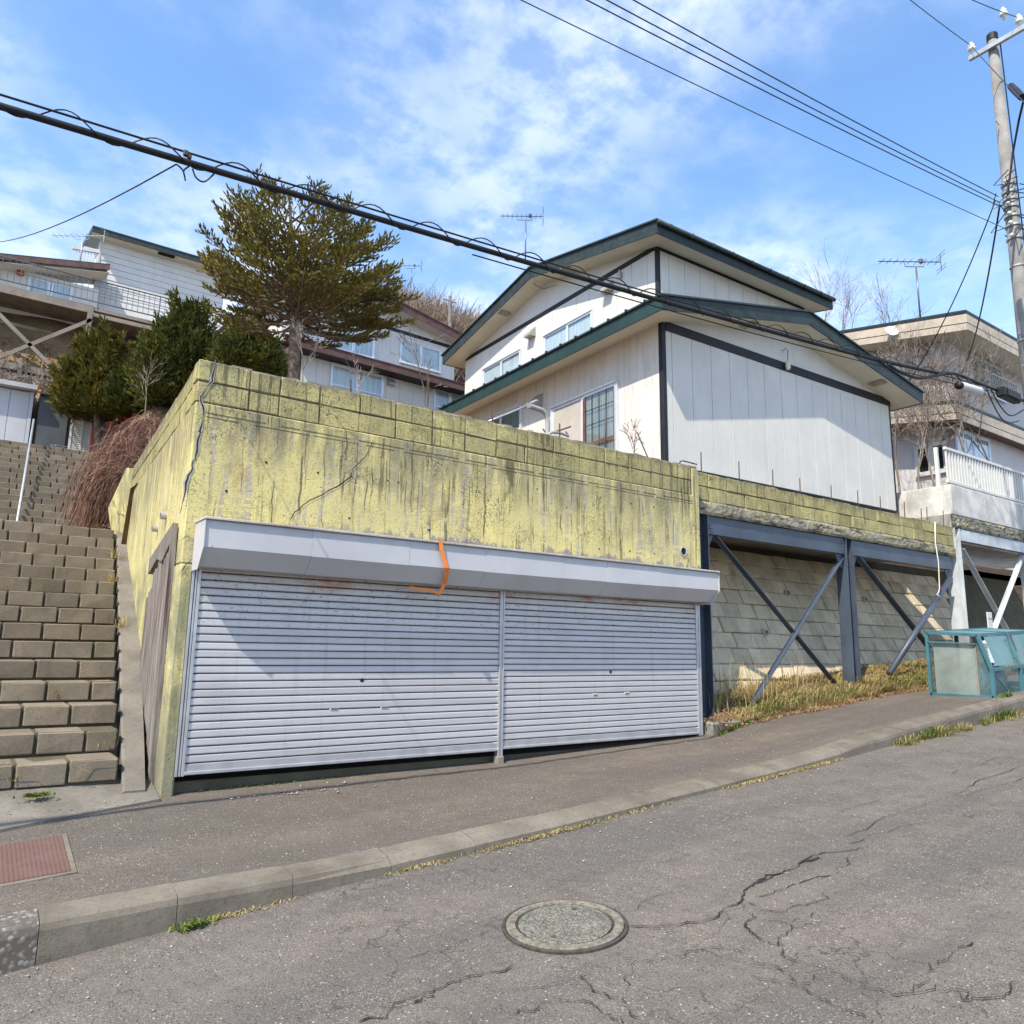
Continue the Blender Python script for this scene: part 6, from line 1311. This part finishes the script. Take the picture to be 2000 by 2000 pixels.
# ---- yews
def yew(label, px0, px1, pyt, pyb, Y, mat, n, lean=0.0, trunk=True, sharp=1.0, lobes=11, seed=0):
    r2 = np.random.default_rng(seed); c = oY((px0+px1)/2, pyb, Y); a = oY(px0, (pyt+pyb)/2, Y)[0]; b = oY(px1, (pyt+pyb)/2, Y)[0]; zt_ = oY((px0+px1)/2+lean, pyt, Y)[2]; xt = oY((px0+px1)/2+lean, pyt, Y)[0]; zb_ = c[2]; H = zt_-zb_; Rr = (b-a)/2; cx = (a+b)/2
    gzz = hz(cx, Y); t = thing('yew_shrub', label, 'shrub', (cx, Y, gzz)); SP = []; SD = []
    lb = [(0, 0, 1.0, .80)]+[(r2.uniform(-.72, .72), r2.uniform(-.72, .72), r2.uniform(.40, .88), r2.uniform(.26, .5)) for _ in range(lobes)]
    V0 = []
    for (ox, oy, hh, ww) in lb:
        m_ = int(n*ww*ww*hh/sum(w2*w2*h2 for _, _, h2, w2 in lb)); u = r2.beta(1.15, 1.5, m_); th = r2.uniform(0, 6.283, m_); rad = np.where(u < .22, .62+.38*u/.22, ((1-(u-.22)/.78)**(.72*sharp)))
        q = r2.uniform(0, 1, m_)**.33; jit = 1+.20*np.sin(3*th+7*u+ox*7)+.14*np.sin(7*th-11*u+oy*5)+.10*np.sin(17*th+23*u); rr = Rr*ww*rad*q*jit
        p = np.stack([cx+ox*Rr+(xt-cx)*u*(1 if ox == 0 else .4)+rr*np.cos(th), Y+oy*Rr+rr*np.sin(th), zb_+u*H*hh], 1)
        d = np.stack([np.cos(th)*.8, np.sin(th)*.8, np.full(m_, .75)], 1)+r2.normal(0, .45, (m_, 3)); V0.append((p, d))
    for k in range(90):
        u = r2.uniform(.05, .86); th = r2.uniform(0, 6.283); rd = Rr*.82*(.62+.38*u/.22 if u < .22 else (1-(u-.22)/.78)**(.72*sharp)); c0 = np.array([cx+(xt-cx)*u+rd*math.cos(th), Y+rd*math.sin(th), zb_+u*H]); dv_ = unit(np.array([math.cos(th)*.45, math.sin(th)*.45, .9])+r2.normal(0, .2, 3)); L_ = r2.uniform(.25, .6)*H/2.6; m_ = 36
        tt = r2.uniform(0, 1, m_)[:, None]; V0.append((c0+dv_*tt*L_+r2.normal(0, .05, (m_, 3))*(1.1-tt), dv_+r2.normal(0, .4, (m_, 3))))
    P = np.concatenate([v[0] for v in V0]); D = np.concatenate([v[1] for v in V0]); V, Fc = shoots(P, D, r2.uniform(.07, .24, len(P))*max(.8, Y/19), .038*max(.8, Y/19)); o = place('crown', V, Fc, mat, t); o['kind'] = 'stuff'
    MB().tube([(cx+.42, Y, gzz-.2), (cx+.3, Y+.05, (gzz+zb_)/2+.2), (cx, Y, zb_+H*.55)], [.12, .10, .03], 8).build('trunk', M['bark'], t, smooth=True)
yew('golden green yew shrub above the dark grey shed', 96, 262, 648, 812, 21.6, 'yewgold', 13500, 40, seed=1)
yew('tall dark pointed yew shrub left of the fir', 244, 448, 592, 792, 19.0, 'yew', 18000, 24, seed=2, sharp=1.15)
yew('low dark yew shrub between the fir trunk and the tall yew', 415, 566, 645, 742, 16.8, 'yew', 8000, 0, seed=3, sharp=.7)
yew('small dark yew shrub below the golden yew by the red bucket', 205, 290, 735, 806, 20.6, 'yew', 1900, 0, seed=4, sharp=.6, lobes=3)
# ---- weeping reddish shrub
def weep():
    t = thing('weeping_shrub', 'reddish brown leafless weeping shrub spilling beside the block steps', 'shrub', (2.0, 13.0, hz(2.2, 13)))
    n = 8500; A = []; B = []; wA = []; wB = []
    for i in range(n):
        s_ = rng.uniform(0, 1); top = np.array([2.08+.45*s_+rng.normal(0, .20), 13.35+1.3*s_+rng.normal(0, .20), 4.05+1.28*s_+rng.normal(0, .09)])
        a = rng.normal(math.pi*1.05, .75); out = rng.uniform(.15, .80)*(.75+.3*(1-s_)); d = np.array([math.cos(a), math.sin(a)*.8, 0]); drop = rng.uniform(.5, 1.25); p = top; m_ = 5
        for k in range(m_):
            u = (k+1)/m_; q = top+d*out*math.sin(u*1.35)+np.array([0, 0, .12*math.sin(u*3.14)-drop*u*u])+rng.normal(0, .022, 3); q[2] = max(q[2], 3.17+rng.uniform(0, .05)); q[1] = max(q[1], 13.12); A.append(p); B.append(q); wA.append(.0085); wB.append(.006); p = q
    V, Fc = ribbons(A, B, wA, wB); o = place('weeping_twigs', V, Fc, 'weep', t); o['kind'] = 'stuff'
    MB().tube([(2.3, 13.2, 3.6), (2.15, 13.1, 4.3), (2.1, 13.0, 4.9)], [.05, .04, .02], 8).build('trunk', M['bark'], t)
weep()
# ---- bare trees
def bare(label, base, h, seed, spread=.5, w0=.05, depth=5, mat='twig', nk=3, lean=(0, 0)):
    r2 = np.random.default_rng(seed); t = thing('bare_tree', label, 'tree', base); A = []; B = []; Wa = []; Wb = []; big_ = MB()
    def grow(p, d, L, w_, lv):
        q = p; n = 3 if lv > 1 else 2
        for k in range(n):
            d2 = unit(d+r2.normal(0, .10, 3)+np.array([0, 0, .04])); e = q+d2*L/n
            wa_, wb_ = w_*(1-.3*k/n), w_*(1-.3*(k+1)/n)
            if lv >= depth-1: big_.tube([q, e], [wa_, wb_], 6, False)
            else: A.append(q); B.append(e); Wa.append(max(wa_*2, .008)); Wb.append(max(wb_*2, .006))
            q = e; d = d2
            if lv > 0 and k > 0 or (lv > 0 and lv < depth): 
                for _ in range(1 if lv == depth else int(r2.integers(1, nk))):
                    nd = unit(d+r2.normal(0, spread, 3)+np.array([0, 0, .22])); grow(q, nd, L*r2.uniform(.5, .75), w_*.55, lv-1)
        if lv > 0: grow(q, unit(d+r2.normal(0, spread*.4, 3)), L*.62, w_*.6, lv-1)
    grow(np.array(base, float), unit(np.array([lean[0], lean[1], 1.0])), h*.42, w0, depth)
    big_.build('trunk', M[mat], t, smooth=True); V, Fc = ribbons(A, B, Wa, Wb); o = place('twigs', V, Fc, mat, t); o['kind'] = 'stuff'; return len(A)
def at_(px, py, Y): P = oY(px, py, Y); return P
cnt = []
for i, (px, py, Y, h, lab, lean) in enumerate(((1835, 985, 10.2, 6.4, 'slim pale bare tree in front of the beige-eaved house, leftmost', (0, 0)), (1868, 985, 10.4, 6.6, 'second slim bare tree in front of the beige-eaved house', (.02, 0)), (1945, 975, 10.0, 5.4, 'bare tree nearest the pole before the beige-eaved house', (-.1, 0)), (1905, 985, 9.6, 5.6, 'twiggy bare tree between the slim trees and the pole', (.03, 0)), (1795, 985, 9.4, 4.2, 'low bare tree left of the slim trees by the terrace wall', (-.02, 0)), (1757, 975, 9.6, 4.6, 'thin bare tree close to the right wall of the white house', (.02, 0)))):
    P = at_(px, py, Y); cnt.append(bare(lab, (P[0], Y, P[2]-.3), h, 20+i, .52, .034, 4, 'twig', 4, lean))
for i, (px, pyt, Y, h, lab) in enumerate(((1560, 520, 18.5, 7.2, 'bare tree showing above the white house roof, leftmost'), (1625, 545, 19.5, 6.8, 'bare tree showing above the white house roof, middle'), (1690, 560, 19.0, 6.6, 'bare tree above the beige-eaved house roof, right of its neighbours'))):
    P = oY(px, pyt, Y); cnt.append(bare(lab, (P[0], Y, P[2]-h*.98), h, 40+i, .45, .04, 4, 'twig', 3))
# small leafless shrubs behind the wall top
for i, (px, py, Y, h, lab) in enumerate(((1240, 890, 7.2, .75, 'small reddish bare shrub by the white house corner'), (592, 742, 9.5, 1.1, 'leaning dead stems beside the fir trunk'), (830, 800, 9.2, 1.5, 'tall single dry weed stalk behind the garage wall'), (700, 760, 9.0, .8, 'dry weed behind the garage wall near the lower window'), (285, 800, 13.6, 1.3, 'dry twiggy brush above the garage side wall'))):
    P = oY(px, py, Y); bare(lab, (P[0], Y, P[2]-.2), h, 60+i, .5, .009, 3, 'weep' if i in (0, ) else 'twig', 3)
# ---- wooded hill
def forest():
    tmpl = []
    for k in range(6):
        r2 = np.random.default_rng(100+k); A = []; B = []; w_ = []
        for s_ in range(3): A.append((0, 0, s_*1.2)); B.append((r2.normal(0, .1), r2.normal(0, .1), (s_+1)*1.2)); w_.append(.16-.03*s_)
        for j in range(22):
            z = r2.uniform(1.0, 3.8); a = r2.uniform(0, 6.28); L_ = r2.uniform(.9, 2.0); p = np.array([0, 0, z]); q = p+np.array([math.cos(a)*L_*.55, math.sin(a)*L_*.55, L_]); A.append(p); B.append(q); w_.append(.06)
            for m_ in range(4): 
                u = r2.uniform(.35, 1); b0 = p+(q-p)*u; A.append(b0); B.append(b0+np.array([r2.normal(0, .45), r2.normal(0, .45), r2.uniform(.4, 1.1)])); w_.append(.032)
        tmpl.append((np.array(A), np.array(B), np.array(w_)))
    VA = []; FA = []; off = 0
    for i in range(1300):
        y = rng.uniform(40, 70); x = y*rng.uniform(.40, .82); z = hz(x, y); A, B, w_ = tmpl[i % 6]; s_ = rng.uniform(.75, 1.25); p = np.array([x, y, z-.3]); V, Fc = ribbons(A*s_+p, B*s_+p, w_, w_*.6); VA.append(V); FA.append(Fc+off); off += len(V)
    o = place('bare_wood', np.concatenate(VA), np.concatenate(FA), 'forest', None, (0, 0, 0)); tag(o, 'brown leafless wood covering the far hill', 'wood', None, 'stuff')
forest()
# ---- slope scrub, dead leaves
def scrub():
    P = []; 
    for i in range(9000):
        x = rng.uniform(-3, 7); y = rng.uniform(23.8, 34); P.append((x, y, hz(x, y)+rng.uniform(-.02, .12)))
    P = np.array(P); D = rng.normal(size=(len(P), 3))*[1, 1, .5]; V, Fc = shoots(P, D, rng.uniform(.10, .22, len(P)), .11, False); o = place('leaf_litter', V, Fc, 'deadleaf', None, (0, 0, 0)); tag(o, 'brown dead leaves on the steep slope', 'leaves', None, 'stuff')
    A = []; B = []
    for i in range(1500):
        x = rng.uniform(-2, 6); y = rng.uniform(24.5, 31); p = np.array([x, y, hz(x, y)]); q = p+np.array([rng.normal(0, .4), rng.normal(0, .3), rng.uniform(.2, .75)]); A.append(p); B.append(q); A.append(p+(q-p)*.5); B.append(q+rng.normal(0, .25, 3))
    V, Fc = ribbons(A, B, .02, .012); o = place('slope_brush', V, Fc, 'twig', None, (0, 0, 0)); tag(o, 'thin leafless brush on the steep slope', 'brush', None, 'stuff')
scrub()
# ---- grass
def blades(name, label, pts, hs, mat, lean=.5, wd=.008, bias=(0, 0, 0)):
    P = np.asarray(pts); n = len(P); a = rng.uniform(0, 6.283, n); h = np.asarray(hs)[:, None]; d = np.stack([np.cos(a), np.sin(a), np.zeros(n)], 1); ln = rng.uniform(.2, 1, n)[:, None]*lean; bias = np.array(bias)
    m_ = P+np.array([0, 0, .62])*h+(d*.32*ln+bias*.4)*h; e = P+np.array([0, 0, 1.0])*h*(1-.35*ln)+(d*ln+bias)*h; s_ = np.stack([-np.sin(a), np.cos(a), np.zeros(n)], 1)*wd
    V = np.stack([P-s_, P+s_, m_+s_*.7, m_-s_*.7, e+s_*.15, e-s_*.15], 1).reshape(-1, 3); i = np.arange(n)*6; Fc = np.concatenate([np.stack([i, i+1, i+2, i+3], 1), np.stack([i+3, i+2, i+4, i+5], 1)]); o = place(name, V, Fc, mat, None, (0, 0, 0)); return tag(o, label, 'grass', None, 'stuff')
def tufts(name, label, cen, per, hfun, mat, spread=.035, lean=.9, wd=.005, bias=(0, 0, 0)):
    pts = []; hs = []
    for (x, y, z, s_) in cen:
        for k in range(int(per*rng.uniform(.5, 1.4))): pts.append((x+rng.normal(0, spread*s_), y+rng.normal(0, spread*s_*.7), z-.01)); hs.append(hfun()*s_*rng.uniform(.45, 1.15))
    return blades(name, label, pts, hs, mat, lean, wd, bias)
def bankz(x, y):
    z = zwalk(x, min(y, 6.9)); e = 6.46+.05*math.sin(x*2.3)
    return z+max(0, min(.9, (y-e)*.30))
bx_ = np.arange(8.2, 19, .25); by_ = [6.40, 6.5, 6.65, 6.8, 7.0, 7.2, 7.45]
def bk_z(x, y): return bankz(x, y)-.012+(.006*math.sin(7*x+5*y)) if y > 6.45 else zwalk(x, y)-.01
bank = struct('grass_bank', grid(bx_, by_, bk_z).mesh('grass_bank', M['soil'], smooth=True))
cen = []
for i in range(560):
    x = rng.uniform(8.5, 16.5); e = 6.50+.06*math.sin(x*2.3)+.05*math.sin(x*7); y = min(7.3, e+abs(rng.normal(0, .26))); den = .3+.7*min(1, max(0, (x-8.8)/1.5))
    if rng.uniform() < den: cen.append((x, y, bankz(x, y)-.01, rng.uniform(.4, 1.35)))
tufts('dry_grass', 'dry yellow grass bank at the foot of the retaining wall', cen, 20, lambda: rng.uniform(.09, .19), 'grass', .05, 1.5, .005, (0, -.5, 0))
pts = []; hs = []
for i in range(1100):
    x = rng.choice([9.2, 9.7, 10.4, 11.1, 12.6, 13.3, 14.2])+rng.normal(0, .22); y = 6.58+abs(rng.normal(0, .14)); pts.append((x, y, bankz(x, y)-.01)); hs.append(rng.uniform(.05, .15))
blades('green_grass', 'green grass growing through the dry bank', pts, hs, 'green', .9, .007, (0, -.2, 0))
pts = []; hs = []
for i in range(5200):
    x = rng.uniform(8.5, 14.5); e = 6.47+.06*math.sin(x*2.3); y = e-abs(rng.normal(0, .07))+.09; pts.append((x, y, zwalk(x, y)+.004)); hs.append(rng.uniform(.02, .06))
blades('straw_litter', 'fallen straw along the pavement edge', pts, hs, 'straw', 3.2, .006)
cen = []
for (cx_, n, sx) in ((9.15, 9, .14), (9.75, 17, .25), (10.35, 12, .22), (11.3, 10, .3), (12.1, 14, .35), (13.0, 12, .3)):
    for i in range(n): x = cx_+rng.normal(0, sx); y = KY-.015-abs(rng.normal(0, .055)); cen.append((x, y, zroad(x, y), rng.uniform(.45, 1.5)))
tufts('kerb_grass', 'tufts of grass along the kerb by the rubbish cage', cen, 26, lambda: rng.uniform(.06, .14), 'grass', .03, 1.3, .004, (0, -.2, 0))
tufts('kerb_green_grass', 'green blades among the kerb grass tufts by the rubbish cage', [c for c in cen if rng.uniform() < .5], 22, lambda: rng.uniform(.05, .13), 'green', .03, 1.1, .004, (0, -.15, 0))
pts = []; hs = []
for (cx_, cy_, n, sx, hh) in ((9.75, KY-.02, 160, .2, .16), (11.7, KY-.02, 160, .2, .16), (12.35, 5.02, 90, .1, .10), (1.24, KY-.03, 60, .05, .07), (12.9, KY-.02, 120, .2, .18), (.58, 6.78, 60, .05, .05), (8.15, 6.55, 110, .15, .10)):
    for i in range(n): x = cx_+rng.normal(0, sx); y = cy_-abs(rng.normal(0, .03)); pts.append((x, y, (zroad(x, y) if cy_ < KY else (zkerb(x)+.01 if cy_ < 5.5 else (zwalk(x, y) if x > 1.5 else .385))))); hs.append(rng.uniform(.03, hh))
blades('green_weeds', 'small green weeds in the kerb joints and by the steps', pts, hs, 'green', 1.3, .008)
pts = []; hs = []
for i in range(2600):
    x = rng.uniform(1.3, 8.4); k = .5+.5*math.sin(x*2.1)+.3*math.sin(x*5.3)
    if rng.uniform() > k: continue
    y = KY-abs(rng.normal(0, .022)); pts.append((x, y, zroad(x, y)+.002)); hs.append(rng.uniform(.01, .035))
blades('kerb_straw', 'dry straw and moss along the foot of the kerb', pts, hs, 'grass', 2.2, .005)
# tall dry stalks by the frame
pts = []; hs = []
for i in range(130): 
    x = rng.choice([8.35, 8.75, 9.1, 9.5, 10.2]) + rng.normal(0, .14); y = 6.8+rng.uniform(0, .35); pts.append((x, y, bankz(x, y)-.02)); hs.append(rng.uniform(.25, .75))
blades('dry_stalks', 'tall dry stalks at the foot of the steel frame', pts, hs, 'grass', .45, .005)
pts = []; hs = []
for (x, y, z, n) in ((1.45, 9.6, 1.62, 45), (1.50, 10.9, 2.22, 50), (1.12, 7.35, .60, 14), (.75, 8.15, .96, 8), (.42, 6.94, .43, 10), (.85, 6.94, .43, 8), (1.6, 11.7, 2.6, 30)):
    for i in range(n): pts.append((x+rng.normal(0, .04), y+rng.normal(0, .05), z+.05)); hs.append(rng.uniform(.05, .22))
blades('stair_weeds', 'wispy dry weeds in the joints of the steps', pts, hs, 'grass', 1.6, .003)
pts = []; hs = []
for i in range(300): x = rng.uniform(1.7, 4.4); pts.append((x, gy+.02+rng.uniform(0, .08), .315)); hs.append(rng.uniform(.01, .05))
blades('threshold_moss', 'moss and litter under the left shutter', pts, hs, 'green', 1.5, .006)
pts = []; hs = []
for i in range(6500):
    x = rng.uniform(8.4, 17); y = rng.uniform(6.55, 7.45); pts.append((x, y, bankz(x, y)-.005)); hs.append(rng.uniform(.03, .09))
blades('flattened_grass', 'flattened dry grass covering the bank below the retaining wall', pts, hs, 'grass', 2.6, .006)
# leaf litter in the gap by the frame foot
P = []
for i in range(260): P.append((8.05+rng.normal(0, .12), 6.72+rng.normal(0, .10), .56+abs(rng.normal(0, .06))))
for i in range(120): P.append((1.55+rng.uniform(0, 1.3), gy-.03-rng.uniform(0, .08), 2.525+rng.uniform(0, .015)))
for i in range(200): P.append((1.62+rng.uniform(-.15, .15), 12.98+rng.uniform(0, .3), 3.17+rng.uniform(0, .12)))
P = np.array(P); V, Fc = shoots(P, rng.normal(size=P.shape)*[1, 1, .4], rng.uniform(.03, .07, len(P)), .028, False); o = place('dead_leaves', V, Fc, 'deadleaf', None, (0, 0, 0)); tag(o, 'brown dead leaves gathered in corners', 'leaves', None, 'stuff')
# loose pebbles
def pebbles():
    V = []; Fc = []; b = 0; oc = np.array([(1,0,0),(-1,0,0),(0,1,0),(0,-1,0),(0,0,1),(0,0,-1)], float); of = [(0,2,4),(2,1,4),(1,3,4),(3,0,4),(2,0,5),(1,2,5),(3,1,5),(0,3,5)]
    def put(x, y, z, r):
        nonlocal b
        k = oc*rng.uniform(.6, 1.2, (6, 3))*r*np.array([1.2, 1, .7])+[x, y, z+r*.4]; V.extend(k.tolist()); Fc.extend([(p+b, q+b, s_+b) for p, q, s_ in of]); b += 6
    for i in range(260): x = rng.uniform(-.5, 9); y = rng.uniform(5.1, 6.6); put(x, y, zwalk(x, y), abs(rng.normal(.004, .0025))+.0015)
    for i in range(70): x = 2.3+rng.normal(0, .35); y = 6.45+rng.normal(0, .08); y = min(y, 6.66); put(x, y, zwalk(x, y), abs(rng.normal(.006, .004))+.002)
    for i in range(420): x = rng.uniform(-.5, 11); y = KY-.02-abs(rng.normal(0, .5)); put(x, y, zroad(x, y), abs(rng.normal(.004, .003))+.0015)
    for i in range(320): x = 2.15+rng.normal(0, .14); y = 4.35+rng.normal(0, .09); put(x, y, zroad(x, y), abs(rng.normal(.0022, .0015))+.001)
    for i in range(40): x = rng.uniform(.1, 1.3); y = rng.uniform(6.45, 6.9); put(x, y, .33, abs(rng.normal(.006, .004))+.003)
    o = place('loose_stones', V, Fc, 'pebble', None, (0, 0, 0), 3); tag(o, 'scattered pale grit on the road and pavement', 'grit', None, 'stuff')
pebbles()
